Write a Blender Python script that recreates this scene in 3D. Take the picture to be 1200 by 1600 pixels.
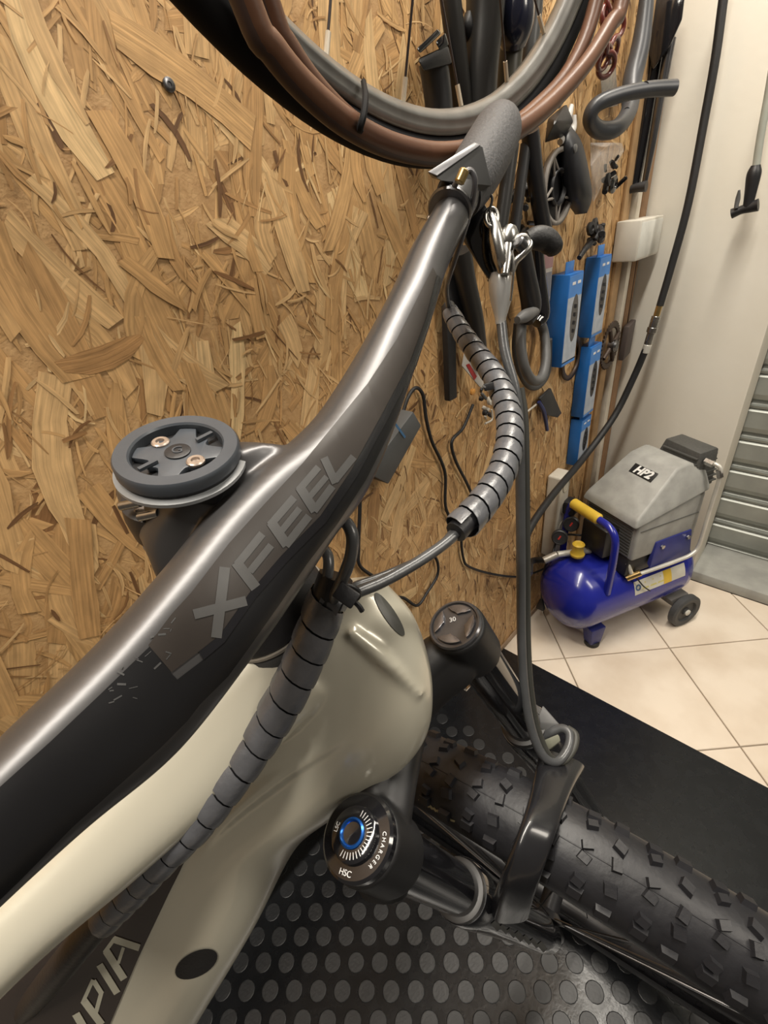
import bpy, bmesh, math, random
from mathutils import Vector, Matrix
from mathutils.bvhtree import BVHTree
import numpy as np
PI = math.pi
for o in list(bpy.data.objects): bpy.data.objects.remove(o)
SC = bpy.context.scene; COL = SC.collection

# ------------------------------------------------------------------ camera
# world: +Y runs along the chipboard wall (x = -0.482), +X away from it, far wall y = 1.5, floor z = 0
F = 740.0; H = 1.1
_n = Vector((140.0, 1200.0, F)).normalized()          # straight down, camera coordinates (x right, y down, z forward)
_zf = Vector((0, 0, 1)); _fh = (_zf - _n*_zf.dot(_n)).normalized(); _r = _n.cross(_fh)
_az = math.radians(46)
AX = _r*math.cos(_az) - _fh*math.sin(_az); AY = _fh*math.cos(_az) + _r*math.sin(_az); AZ = -_n
R = Matrix((AX, AY, AZ))
CAM = Vector((0, 0, H))
cd = bpy.data.cameras.new('camera'); cam = bpy.data.objects.new('camera', cd); COL.objects.link(cam)
cd.sensor_fit = 'VERTICAL'; cd.sensor_height = 36; cd.lens = F/1600*36; cd.clip_start = 0.01
M3 = Matrix((R.col[0], -R.col[1], -R.col[2])).transposed()
cam.matrix_world = Matrix.Translation(CAM) @ M3.to_4x4()
SC.camera = cam
# ------------------------------------------------------------------ world, lamps, exposure
SC.view_settings.view_transform = 'Standard'; SC.view_settings.look = 'None'
SC.view_settings.gamma = 1; SC.view_settings.use_curve_mapping = False
SC.view_settings.exposure = 0.0
w = bpy.data.worlds.new('room_ambient'); SC.world = w; w.use_nodes = True
w.node_tree.nodes['Background'].inputs[0].default_value = (1.0, 0.86, 0.70, 1); w.node_tree.nodes['Background'].inputs[1].default_value = 0.10
def area(name, loc, target, sx, sy, power, col, long_axis=(0, 1, 0)):
    l = bpy.data.lights.new(name, 'AREA'); l.shape = 'RECTANGLE'; l.size = sx; l.size_y = sy; l.energy = power; l.color = col
    o = bpy.data.objects.new(name, l); COL.objects.link(o); o.location = loc
    z = (Vector(loc)-Vector(target)).normalized(); y = Vector(long_axis); y = (y-z*y.dot(z)).normalized(); x = y.cross(z)
    m = Matrix((x, y, z)).transposed().to_4x4(); m.translation = Vector(loc); o.matrix_world = m; return o
area('ceiling_tube', (-0.13, 0.05, 2.45), (-0.16, 0.05, 0), 0.12, 2.7, 70, (1.0, 0.93, 0.82))
area('wall_fill_lamp', (1.5, 0.9, 2.5), (-0.4, 0.8, .8), 1.2, 0.4, 27, (1.0, 0.92, 0.80))  # added fill lamp, out of view, brightens the board wall from the front

# ------------------------------------------------------------------ helpers
def ray(px, py): return (R @ Vector((px-600, py-800, F)))
def at(px, py, d): return CAM + ray(px, py)*(d/F)
def onp(px, py, ax, v):
    w_ = ray(px, py); return CAM + w_*((v-CAM[ax])/w_[ax])
def onx(px, py, x): return onp(px, py, 0, x)
def ony(px, py, y): return onp(px, py, 1, y)
def onz(px, py, z): return onp(px, py, 2, z)
VIEW = R @ Vector((0, 0, 1)); IMR = R @ Vector((1, 0, 0)); IMD = R @ Vector((0, 1, 0))

MATS = {}
def mat(name, col, rough=0.5, metal=0.0, col2=None, scale=20, bump=0.0, bscale=None, coat=0.0, spec=0.5, trans=0.0, alpha=1.0, detail=4, rvar=0.0, contrast=(0.35, 0.65)):
    if name in MATS: return MATS[name]
    m = bpy.data.materials.new(name); m.use_nodes = True; nt = m.node_tree; N = nt.nodes; L = nt.links; b = N['Principled BSDF']
    b.inputs['Base Color'].default_value = (*col, 1); b.inputs['Roughness'].default_value = rough; b.inputs['Metallic'].default_value = metal
    b.inputs['Coat Weight'].default_value = coat; b.inputs['Coat Roughness'].default_value = 0.08
    b.inputs['Specular IOR Level'].default_value = spec; b.inputs['Transmission Weight'].default_value = trans; b.inputs['Alpha'].default_value = alpha
    tc = N.new('ShaderNodeTexCoord'); no = N.new('ShaderNodeTexNoise'); no.inputs['Scale'].default_value = scale; no.inputs['Detail'].default_value = detail
    L.new(tc.outputs['Object'], no.inputs['Vector'])
    if col2 is None: col2 = tuple(c*0.8 for c in col)
    cr = N.new('ShaderNodeValToRGB'); cr.color_ramp.elements[0].position = contrast[0]; cr.color_ramp.elements[1].position = contrast[1]
    cr.color_ramp.elements[0].color = (*col2, 1); cr.color_ramp.elements[1].color = (*col, 1)
    L.new(no.outputs[0], cr.inputs[0]); L.new(cr.outputs[0], b.inputs['Base Color'])
    if rvar:
        mr = N.new('ShaderNodeMapRange'); mr.inputs[3].default_value = max(rough-rvar, .02); mr.inputs[4].default_value = rough+rvar
        L.new(no.outputs[0], mr.inputs[0]); L.new(mr.outputs[0], b.inputs['Roughness'])
    if bump:
        n2 = N.new('ShaderNodeTexNoise'); n2.inputs['Scale'].default_value = bscale or scale*4; n2.inputs['Detail'].default_value = 3
        L.new(tc.outputs['Object'], n2.inputs['Vector'])
        bp = N.new('ShaderNodeBump'); bp.inputs['Strength'].default_value = bump; bp.inputs['Distance'].default_value = 0.001
        L.new(n2.outputs[0], bp.inputs['Height']); L.new(bp.outputs[0], b.inputs['Normal'])
    MATS[name] = m; return m

def link(o, parent=None):
    COL.objects.link(o)
    if parent is not None: o.parent = parent; o.matrix_parent_inverse = parent.matrix_world.inverted()
    return o
def tag(o, label=None, cat=None, group=None, kind=None):
    if label: o['label'] = label
    if cat: o['category'] = cat
    if group: o['group'] = group
    if kind: o['kind'] = kind
    return o
def thing(name, label, cat, loc=(0, 0, 0), group=None):
    o = bpy.data.objects.new(name, None); o.empty_display_size = 0.02; o.location = loc; o.matrix_world = Matrix.Translation(loc)
    COL.objects.link(o); return tag(o, label, cat, group)
def mobj(name, verts, faces, m, parent=None, smooth=True):
    me = bpy.data.meshes.new(name); me.from_pydata([tuple(v) for v in verts], [], faces); me.materials.append(m)
    if smooth: me.polygons.foreach_set('use_smooth', [True]*len(me.polygons))
    me.update(); o = bpy.data.objects.new(name, me); return link(o, parent)
def bobj(name, bm, m, parent=None, smooth=True):
    bmesh.ops.recalc_face_normals(bm, faces=bm.faces)
    me = bpy.data.meshes.new(name); bm.to_mesh(me); bm.free(); me.materials.append(m)
    if smooth: me.polygons.foreach_set('use_smooth', [True]*len(me.polygons))
    o = bpy.data.objects.new(name, me); return link(o, parent)
def autosmooth(o, ang=35):
    me = o.data
    try: me.set_sharp_from_angle(angle=math.radians(ang))
    except Exception: pass
    return o
def merge(*geos):
    V = []; Fc = []
    for v, f in geos:
        k = len(V); V += list(v); Fc += [tuple(i+k for i in q) for q in f]
    return V, Fc
def crom(P, n=8, closed=False):
    P = [Vector(p) if not isinstance(p, (int, float)) else p for p in P]; out = []; m = len(P)
    rng = range(m) if closed else range(m-1)
    for i in rng:
        a = P[(i-1) % m] if closed or i > 0 else P[i]*2-P[i+1]; b = P[i]; c = P[(i+1) % m]
        d = P[(i+2) % m] if closed or i+2 < m else c*2-b
        for k in range(n):
            t = k/n; out.append(0.5*((2*b)+(c-a)*t+(2*a-5*b+4*c-d)*t*t+(3*b-a-3*c+d)*t**3))
    if not closed: out.append(P[-1])
    return out
def frames(P, closed=False):
    n = len(P); T = []
    for i in range(n):
        a = P[(i-1) % n] if closed or i > 0 else P[i]; b = P[(i+1) % n] if closed or i < n-1 else P[i]
        T.append((b-a).normalized())
    N = [T[0].orthogonal().normalized()]
    for i in range(1, n):
        v = N[-1]-T[i]*N[-1].dot(T[i]); N.append(v.normalized())
    return T, N, [T[i].cross(N[i]) for i in range(n)]
def g_tube(P, r, n=10, sub=6, closed=False, caps=True):
    if sub > 1:
        rr = list(r) if isinstance(r, (list, tuple)) else None
        m = len(P)
        P = crom(P, sub, closed)
        if rr: r = crom([float(x) for x in rr], sub, closed)
    P = [Vector(p) for p in P]
    T, N, B = frames(P, closed); V = []; Fc = []; m = len(P)
    for i in range(m):
        ri = r[i] if isinstance(r, (list, tuple)) else r
        for k in range(n):
            a = 2*PI*k/n; V.append(P[i]+(N[i]*math.cos(a)+B[i]*math.sin(a))*ri)
    for i in range(m if closed else m-1):
        j = (i+1) % m
        for k in range(n): Fc.append((i*n+k, i*n+(k+1) % n, j*n+(k+1) % n, j*n+k))
    if caps and not closed: Fc.append(tuple(range(n))[::-1]); Fc.append(tuple((m-1)*n+k for k in range(n)))
    return V, Fc
def tube(name, P, r, m, parent=None, n=10, sub=6, closed=False):
    o = mobj(name, *g_tube(P, r, n, sub, closed), m, parent); return autosmooth(o, 50)
def g_loft(st, n=28, sub=8):
    """stations: (centre, half axis A, half axis B, exponent)"""
    C = crom([s[0] for s in st], sub); A = crom([s[1] for s in st], sub); B = crom([s[2] for s in st], sub); E = crom([float(s[3]) for s in st], sub)
    V = []; Fc = []; m = len(C)
    for i in range(m):
        e = 2/E[i]
        for k in range(n):
            a = 2*PI*k/n; c, s = math.cos(a), math.sin(a)
            V.append(C[i]+A[i]*math.copysign(abs(c)**e, c)+B[i]*math.copysign(abs(s)**e, s))
    for i in range(m-1):
        for k in range(n): Fc.append((i*n+k, i*n+(k+1) % n, (i+1)*n+(k+1) % n, (i+1)*n+k))
    Fc.append(tuple(range(n))[::-1]); Fc.append(tuple((m-1)*n+k for k in range(n)))
    return V, Fc
def edge_stations(L, tilt=0.0):
    """L: list of (left px, right px, depth, half thickness, exponent) -> loft stations"""
    L = [(a, b, d, t, e, (at(*a, d)-at(*b, d)).length*tilt*max(0, min(1, (e-2)/.5))/2) for a, b, d, t, e in L]
    L = [(at(*a, d-k), at(*b, d+k), t, e) for a, b, d, t, e, k in L]; C = [(a+b)/2 for a, b, t, e in L]; out = []
    for i, (a, b, t, e) in enumerate(L):
        A = (b-a)/2; T = (C[min(i+1, len(C)-1)]-C[max(i-1, 0)]).normalized()
        B = A.cross(T).normalized()*t
        out.append((C[i], A, B, e))
    return out
def basis(P, x, z):
    z = Vector(z).normalized(); x = (Vector(x)-z*Vector(x).dot(z)).normalized(); y = z.cross(x)
    M = Matrix((x, y, z)).transposed().to_4x4(); M.translation = Vector(P); return M
def g_lathe(M, prof, n=32, cap=True):
    """prof: (radius, height) along local z of matrix M"""
    V = []; Fc = []
    for r, z in prof:
        for k in range(n): a = 2*PI*k/n; V.append(M @ Vector((r*math.cos(a), r*math.sin(a), z)))
    m = len(prof)
    for i in range(m-1):
        for k in range(n): Fc.append((i*n+k, i*n+(k+1) % n, (i+1)*n+(k+1) % n, (i+1)*n+k))
    if cap: Fc.append(tuple(range(n))[::-1]); Fc.append(tuple((m-1)*n+k for k in range(n)))
    return V, Fc
def lathe(name, M, prof, m, parent=None, n=32, cap=True, ang=35): return autosmooth(mobj(name, *g_lathe(M, prof, n, cap), m, parent), ang)
def cyl(name, a, b, r, m, parent=None, n=20, r2=None, bev=0.0):
    a = Vector(a); b = Vector(b); d = b-a; L = d.length; M = basis(a, d.orthogonal(), d); r2 = r if r2 is None else r2
    bev = min(bev, L*.4)
    prof = [(r, 0), (r2, L)] if not bev else [(r-bev, 0), (r, bev), (r2, L-bev), (r2-bev, L)]
    return lathe(name, M, prof, m, parent, n)
def g_box(M, sx, sy, sz):
    V = [M @ Vector((x*sx/2, y*sy/2, z*sz/2)) for z in (-1, 1) for y in (-1, 1) for x in (-1, 1)]
    return V, [(0, 2, 3, 1), (4, 5, 7, 6), (0, 1, 5, 4), (2, 6, 7, 3), (0, 4, 6, 2), (1, 3, 7, 5)]
def box(name, M, sx, sy, sz, m, parent=None, bev=0.0, seg=2):
    v, f = g_box(M, sx, sy, sz); bm = bmesh.new(); vs = [bm.verts.new(p) for p in v]
    for q in f: bm.faces.new([vs[i] for i in q])
    if bev: bmesh.ops.bevel(bm, geom=bm.edges[:], offset=bev, segments=seg, affect='EDGES', profile=.5)
    return autosmooth(bobj(name, bm, m, parent), 30)
def T3(x, y, z): return Matrix.Translation((x, y, z))
def hull(name, pts, m, parent=None, bev=0.0, seg=2):
    bm = bmesh.new()
    for p in pts: bm.verts.new(p)
    r = bmesh.ops.convex_hull(bm, input=bm.verts[:])
    junk = [g for g in r['geom_interior'] if isinstance(g, bmesh.types.BMVert)]
    if junk: bmesh.ops.delete(bm, geom=junk, context='VERTS')
    bmesh.ops.dissolve_limit(bm, angle_limit=math.radians(2), verts=bm.verts[:], edges=bm.edges[:])
    if bev: bmesh.ops.bevel(bm, geom=bm.edges[:], offset=bev, segments=seg, affect='EDGES', profile=.5, clamp_overlap=True)
    return autosmooth(bobj(name, bm, m, parent), 35)
def slab(name, pts, off, m, parent=None, bev=0.0):
    """polygon given as points, extruded by vector off"""
    bm = bmesh.new(); vs = [bm.verts.new(p) for p in pts]; f = bm.faces.new(vs)
    r = bmesh.ops.extrude_face_region(bm, geom=[f])
    bmesh.ops.translate(bm, vec=off, verts=[g for g in r['geom'] if isinstance(g, bmesh.types.BMVert)])
    if bev: bmesh.ops.bevel(bm, geom=bm.edges[:], offset=bev, segments=2, affect='EDGES', profile=.5, clamp_overlap=True)
    return autosmooth(bobj(name, bm, m, parent), 35)
def fuse(name, geos, m, parent, voxel, smooth, dec=None):
    """several closed shapes grown together into one smooth skin"""
    v, f = merge(*geos); o = mobj(name, v, f, m, parent)
    md = o.modifiers.new('r', 'REMESH'); md.mode = 'VOXEL'; md.voxel_size = voxel; md.use_smooth_shade = True
    s = o.modifiers.new('s', 'SMOOTH'); s.factor = .5; s.iterations = smooth
    bpy.context.view_layer.update(); dg = bpy.context.evaluated_depsgraph_get(); ev = o.evaluated_get(dg)
    me = bpy.data.meshes.new_from_object(ev); old = o.data; o.modifiers.clear(); o.data = me
    if not me.materials: me.materials.append(m)
    me.polygons.foreach_set('use_smooth', [True]*len(me.polygons)); return o
def bvh(o):
    me = o.data; mw = o.matrix_world; return BVHTree.FromPolygons([mw @ v.co for v in me.vertices], [tuple(p.vertices) for p in me.polygons])
def on_surface(tree, px, py, off=.0004):
    d = ray(px, py).normalized(); h = tree.ray_cast(CAM, d)
    if h[0] is None: return None
    n = h[1] if h[1].dot(d) < 0 else -h[1]; return h[0]+n*off
def skin_quads(name, tree, quads, m, parent, off=.0004, nu=10, nv=4):
    """thin print laid on a surface: quads are four corner marks, subdivided so that they follow the curve"""
    V = []; Fc = []
    for a, b, c, d in quads:
        a, b, c, d = map(Vector, (a, b, c, d)); k = len(V); ok = {}
        for i in range(nu+1):
            for j in range(nv+1):
                u = i/nu; v = j/nv; q = a.lerp(b, u).lerp(d.lerp(c, u), v); p = on_surface(tree, q.x, q.y, off)
                ok[(i, j)] = len(V) if p is not None else None
                if p is not None: V.append(p)
        for i in range(nu):
            for j in range(nv):
                q = [ok[(i, j)], ok[(i+1, j)], ok[(i+1, j+1)], ok[(i, j+1)]]
                if None not in q: Fc.append(tuple(q))
    return mobj(name, V, Fc, m, parent)
def stroke(a, b, w_, o=(0, 0), s=1.0):
    a = Vector(a)*s+Vector(o); b = Vector(b)*s+Vector(o); t = (b-a).normalized(); n = Vector((-t.y, t.x))*w_*s/2
    return (a-n, b-n, b+n, a+n)
def text(name, body, M, size, m, parent=None, ext=.0002, shear=0.0, bold=0.0):
    cu = bpy.data.curves.new('t', 'FONT'); cu.body = body; cu.size = size; cu.extrude = ext; cu.align_x = 'CENTER'; cu.align_y = 'CENTER'; cu.shear = shear; cu.offset = bold
    o = bpy.data.objects.new('t', cu); COL.objects.link(o); bpy.context.view_layer.update()
    me = bpy.data.meshes.new_from_object(o.evaluated_get(bpy.context.evaluated_depsgraph_get())); bpy.data.objects.remove(o)
    me.transform(M); me.materials.clear(); me.materials.append(m); return link(bpy.data.objects.new(name, me), parent)
def g_wrap(P, rad, pitch, thick=.0008, frac=.90, sub=10, k=14, lift=.05, phase=0.0):
    """a spiral wrapping band around a path, every turn a little proud of the next"""
    Q = crom(P, sub); rr = crom([float(x) for x in rad], sub); T, N, B = frames(Q)
    L = [0.0]
    for i in range(1, len(Q)): L.append(L[-1]+(Q[i]-Q[i-1]).length)
    def samp(l):
        l = min(max(l, 0), L[-1]-1e-6); i = int(np.searchsorted(L, l))-1; i = max(0, min(i, len(Q)-2)); t = (l-L[i])/(L[i+1]-L[i])
        return Q[i].lerp(Q[i+1], t), N[i].lerp(N[i+1], t).normalized(), B[i].lerp(B[i+1], t).normalized(), rr[i]*(1-t)+rr[i+1]*t
    turns = L[-1]/pitch; V = []; Fc = []; c = 4; tot = int((turns-frac)*k)
    for a in range(tot+1):
        th = 2*PI*a/k; base = pitch*a/k
        for layer in (0, 1):
            for j in range(c+1):
                p, n, b, r = samp(base+pitch*frac*j/c)
                r = r*(1+lift*(j/c-.5)) + (thick if layer else 0)-(.0004 if (j in (0, c) and layer) else 0)
                V.append(p+(n*math.cos(th+phase)-b*math.sin(th+phase))*r)
    s = 2*(c+1)
    for a in range(tot):
        x = a*s; y = x+s
        for j in range(c):
            Fc.append((x+c+1+j, x+c+2+j, y+c+2+j, y+c+1+j)); Fc.append((x+j, y+j, y+j+1, x+j+1))
        Fc.append((x, x+c+1, y+c+1, y)); Fc.append((x+c, y+c, y+2*c+1, x+2*c+1))
    for x, fl in ((0, 1), (tot*s, -1)):
        for j in range(c): Fc.append((x+j, x+j+1, x+c+2+j, x+c+1+j)[::fl])
    return V, Fc

# ------------------------------------------------------------------ materials
black_satin = mat('black_satin', (.018, .018, .020), .38, rvar=.08, scale=30)
black_gloss = mat('black_gloss', (.010, .010, .012), .10, coat=.6, scale=60)
black_plastic = mat('black_plastic', (.013, .013, .015), .45, bump=.2, scale=80)
black_rubber = mat('black_rubber', (.012, .012, .013), .55, bump=.3, scale=120)
dark_grey = mat('dark_grey', (.025, .025, .027), .45, scale=50)
mid_grey = mat('mid_grey', (.12, .12, .12), .45, scale=50)
steel = mat('steel', (.48, .47, .45), .27, metal=1, scale=60, rvar=.08)
dark_steel = mat('dark_steel', (.20, .20, .21), .30, metal=1, scale=60)
brass = mat('brass', (.62, .45, .20), .30, metal=1, scale=60)
cable_m = mat('cable_housing', (.065, .067, .070), .30, scale=60, spec=.6, bump=.15)
wrap_m = mat('wrap_plastic', (.095, .098, .108), .33, scale=90, bump=.25, spec=.8, rvar=.06)
white_plastic = mat('white_plastic', (.62, .58, .50), .45, scale=15)
clear_plastic = mat('clear_plastic', (.75, .75, .74), .12, alpha=.28, scale=60)

# =================================================================== SETTING
WX = -0.482; FY = 1.5
def osb_material():
    m = bpy.data.materials.new('pressed_wood_strands'); m.use_nodes = True; nt = m.node_tree; N = nt.nodes; L = nt.links; b = N['Principled BSDF']
    at_ = N.new('ShaderNodeAttribute'); at_.attribute_name = 'tone'
    cr = N.new('ShaderNodeValToRGB'); e = cr.color_ramp.elements
    e[0].position = 0; e[0].color = (.16, .08, .035, 1); e[1].position = 1; e[1].color = (.78, .55, .28, 1)
    for p, c in ((.05, (.25, .125, .05, 1)), (.13, (.44, .245, .10, 1)), (.5, (.585, .35, .15, 1)), (.85, (.68, .45, .22, 1))):
        q = e.new(p); q.color = c
    L.new(at_.outputs['Fac'], cr.inputs[0])
    uv = N.new('ShaderNodeUVMap'); mp = N.new('ShaderNodeMapping'); mp.inputs['Scale'].default_value = (14, 420, 1)
    n1 = N.new('ShaderNodeTexNoise'); n1.inputs['Scale'].default_value = 1; n1.inputs['Detail'].default_value = 4; n1.inputs['Distortion'].default_value = .5
    L.new(uv.outputs[0], mp.inputs[0]); L.new(mp.outputs[0], n1.inputs['Vector'])
    mr = N.new('ShaderNodeMapRange'); mr.inputs[1].default_value = .3; mr.inputs[2].default_value = .7; mr.inputs[3].default_value = .70; mr.inputs[4].default_value = 1.16
    L.new(n1.outputs[0], mr.inputs[0])
    mp2 = N.new('ShaderNodeMapping'); mp2.inputs['Scale'].default_value = (40, 90, 1); n2 = N.new('ShaderNodeTexNoise'); n2.inputs['Scale'].default_value = 1; n2.inputs['Detail'].default_value = 3
    L.new(uv.outputs[0], mp2.inputs[0]); L.new(mp2.outputs[0], n2.inputs['Vector'])
    mr2 = N.new('ShaderNodeMapRange'); mr2.inputs[1].default_value = .3; mr2.inputs[2].default_value = .7; mr2.inputs[3].default_value = .82; mr2.inputs[4].default_value = 1.12
    L.new(n2.outputs[0], mr2.inputs[0])
    mu = N.new('ShaderNodeMath'); mu.operation = 'MULTIPLY'; L.new(mr.outputs[0], mu.inputs[0]); L.new(mr2.outputs[0], mu.inputs[1])
    hs = N.new('ShaderNodeHueSaturation'); hs.inputs['Saturation'].default_value = 1.0; L.new(cr.outputs[0], hs.inputs['Color']); L.new(mu.outputs[0], hs.inputs['Value'])
    L.new(hs.outputs[0], b.inputs['Base Color']); b.inputs['Roughness'].default_value = .5; b.inputs['Specular IOR Level'].default_value = .35
    bp = N.new('ShaderNodeBump'); bp.inputs['Strength'].default_value = .35; bp.inputs['Distance'].default_value = .0008
    L.new(n1.outputs[0], bp.inputs['Height']); L.new(bp.outputs[0], b.inputs['Normal'])
    return m
osb_m = osb_material()
osb_base = mat('wood_fines', (.52, .32, .145), .6, col2=(.40, .23, .095), scale=90, bump=.4, detail=6)
panel = slab('wall_left', [Vector((WX-.0005, y, z)) for y, z in ((-.96, .17), (.70, .17), (.70, 0), (1.46, 0), (1.46, 2.7), (-.96, 2.7))], Vector((-.045, 0, 0)), osb_base); panel.data.polygons.foreach_set('use_smooth', [False]*len(panel.data.polygons)); tag(panel, 'wall of pressed wood strand board behind the bicycle', kind='structure')
def strands(seed, count, lmin, lmax, wmin, wmax, x0, x1, y0, y1, z0, z1, spread, tones):
    rnd = np.random.default_rng(seed); V = []; Fc = []; UV = []; TN = []
    yy = rnd.uniform(y0, y1, count); zz = rnd.uniform(z0, z1, count)
    for i in range(count):
        if yy[i] < .72 and zz[i] < .21: continue
        L = rnd.uniform(lmin, lmax); W = rnd.uniform(wmin, wmax)*(.5+.5*L/lmax); a = rnd.normal(0, spread) if rnd.random() < .87 else rnd.uniform(-PI/2, PI/2)
        c, s = math.cos(a), math.sin(a); x = WX+rnd.uniform(x0, x1); tx = rnd.uniform(-.006, .006)*.6; ty = rnd.uniform(-.012, .012)
        n = 5; up = []; lo = []
        j0, j1 = rnd.uniform(-.25, .25, 2)*W*2; tap = rnd.uniform(.3, 1, 2)
        for k in range(n):
            t = k/(n-1)-.5; ww = W/2*(1-(1-tap[0])*max(0, -t-.25)*4)*(1-(1-tap[1])*max(0, t-.25)*4); jg = rnd.uniform(-.08, .08, 2)*W
            sk = j0 if k == 0 else (j1 if k == n-1 else 0)
            up.append((t*L+sk*.5, ww+jg[0])); lo.append((t*L-sk*.5, -ww+jg[1]))
        poly = up+lo[::-1]; k0 = len(V); ou, ov = rnd.uniform(0, 50, 2); bend = rnd.normal(0, .06)*L
        for (u, v) in poly:
            v2 = v+bend*((2*u/L)**2); Y = yy[i]+u*s+v2*c; Z = zz[i]+u*c-v2*s
            V.append((x+u*tx+v*ty, Y, Z)); UV.append((u+ou, v+ov))
        m = len(poly)
        for k in range(n-1): Fc.append((k0+k, k0+k+1, k0+m-2-k, k0+m-1-k))
        TN += [float(rnd.choice(tones)+rnd.normal(0, .12))]*m
    return V, Fc, UV, TN
V = []; Fc = []; UV = []; TN = []
Y0, Y1 = -.33, 1.37; lay = []
lay.append(strands(1, 3000, .05, .13, .012, .032, -.0012, -.0003, Y0, Y1, .0, 1.55, .42, [.3, .4, .45, .5, .6]))
lay.append(strands(2, 9000, .015, .05, .0015, .008, -.0006, .0002, Y0, Y1, .0, 1.55, .65, [.12, .3, .42, .5, .6, .7]))
lay.append(strands(3, 1250, .05, .16, .010, .034, -.0002, .0006, Y0, Y1, .0, 1.55, .38, [.3, .45, .5, .58, .7, .8]))
lay.append(strands(4, 5600, .012, .055, .0010, .0050, -.0002, .0009, Y0, Y1, .0, 1.55, .60, [.06, .35, .5, .6, .7, .85]))
lay.append(strands(5, 90, .05, .13, .016, .030, .0006, .0011, Y0, Y1, .0, 1.55, .55, [.45, .5, .6, .7]))
lay.append(strands(6, 170, .006, .026, .0015, .005, .0008, .0012, Y0, Y1, .0, 1.55, .8, [.02, .06, .1]))
for v, f, u, t in lay:
    k = len(V); V += v; Fc += [tuple(i+k for i in q) for q in f]; UV += u; TN += t
so = mobj('wood_strands', V, Fc, osb_m, panel, smooth=False); so['kind'] = 'stuff'
me = so.data; uvl = me.uv_layers.new(name='UVMap'); li = np.empty(len(me.loops), dtype=np.int32); me.loops.foreach_get('vertex_index', li)
uvl.data.foreach_set('uv', np.array(UV, dtype=np.float32)[li].ravel()); ta = me.attributes.new('tone', 'FLOAT', 'POINT'); ta.data.foreach_set('value', np.clip(np.array(TN, dtype=np.float32), 0, 1))
p = onx(263, 133, WX+.001); scw = lathe('wall_screw', basis(p, (0, 1, 0), (1, 0, 0)), [(.0052, 0), (.0052, .002), (.0035, .0028), (.002, .0028), (.0016, .0018)], dark_steel, panel, 16)

plaster = mat('white_plaster', (.74, .71, .63), .75, col2=(.68, .64, .55), scale=3.5, bump=.35, bscale=60, contrast=(.3, .7))
far = box('wall_far', T3((-.53-.153)/2, FY+.075, 1.35), .377, .15, 2.7, plaster, bev=.004); tag(far, 'white plastered wall pier beyond the compressor', kind='structure')
wood_trim = mat('brown_trim', (.28, .16, .08), .6, scale=60); 
t1 = box('trim_1', T3(WX+.010, 1.408, 1.35), .020, .026, 2.7, mat('white_duct', (.66, .60, .50), .5, scale=20), bev=.003); tag(t1, 'white vertical cable duct on the board wall near the corner', kind='structure')
t2 = box('trim_2', T3(WX+.006, 1.472, 1.35), .012, .045, 2.7, wood_trim, bev=.002); tag(t2, 'narrow brown batten in the wall corner', kind='structure')
t2b = box('trim_3', T3(WX+.004, 1.365, 1.35), .008, .04, 2.7, mat('pale_batten', (.40, .25, .12), .6, scale=40), bev=.002); tag(t2b, 'light wooden edge strip beside the cable duct', kind='structure')
rw_ = box('wall_rear', T3(-.605, -.1, 1.35), .05, 1.9, 2.7, plaster); tag(rw_, 'plastered wall behind the raised strand board', kind='structure')
bs = box('baseboard_left', T3(WX+.003, 1.08, .009), .006, .74, .018, mat('base_board', (.34, .24, .16), .6, col2=(.26, .17, .10), scale=30), bev=.002); tag(bs, 'low brown skirting under the board wall', kind='structure')

# floor: screed with diagonal cream tiles
floor = box('floor', T3(.9, .9, -.0115), 3.0, 3.6, .011, mat('grout', (.30, .26, .21), .9, scale=60)); tag(floor, 'tiled workshop floor', kind='structure')
def tile_mat():
    m = mat('cream_tile', (.74, .65, .54), .32, col2=(.62, .52, .41), scale=7, bump=.12, bscale=40, rvar=.1, detail=8, contrast=(.3, .62)); return m
tile_m = tile_mat(); PT = .2945; I2 = Vector((-.1165, 1.161)); a45 = math.radians(44.6)
e1 = Vector((math.cos(a45), math.sin(a45))); e2 = Vector((math.sin(a45), -math.cos(a45)))
for i in range(-5, 6):
    for j in range(-3, 8):
        c = I2+e1*(i+.5)*PT+e2*(j+.5)*PT
        if not (-.72 < c.x < 1.35 and .62 < c.y < 1.75): continue
        bm = bmesh.new(); vs = []
        for z in (-.006, 0):
            for (u, v) in ((-1, -1), (1, -1), (1, 1), (-1, 1)):
                q = c+e1*u*(PT/2-.0016)+e2*v*(PT/2-.0016); vs.append(bm.verts.new((q.x, q.y, z)))
        for f in ((0, 1, 2, 3), (4, 5, 6, 7), (0, 1, 5, 4), (1, 2, 6, 5), (2, 3, 7, 6), (3, 0, 4, 7)): bm.faces.new([vs[k] for k in f])
        for co, no in (((WX, 0, 0), (-1, 0, 0)), ((0, 1.5, 0), (0, 1, 0))):
            bmesh.ops.bisect_plane(bm, geom=bm.verts[:]+bm.edges[:]+bm.faces[:], plane_co=co, plane_no=no, clear_outer=True)
            ed = [e for e in bm.edges if e.is_boundary]
            if ed: bmesh.ops.holes_fill(bm, edges=ed)
        if len(bm.faces) < 4: bm.free(); continue
        top = [e for e in bm.edges if all(v.co.z > -1e-4 for v in e.verts)]
        bmesh.ops.bevel(bm, geom=top, offset=.0012, segments=1, affect='EDGES')
        bobj('floor_tile', bm, tile_m, floor, smooth=False)
sl = box('trim_4', T3(.9, 1.6225, .018), 2.11, .245, .036, mat('concrete_slab', (.36, .36, .33), .7, col2=(.27, .27, .25), scale=14, bump=.4, bscale=60, detail=7), bev=.004); tag(sl, 'grey concrete threshold slab before the metal shutter', kind='structure')

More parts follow.
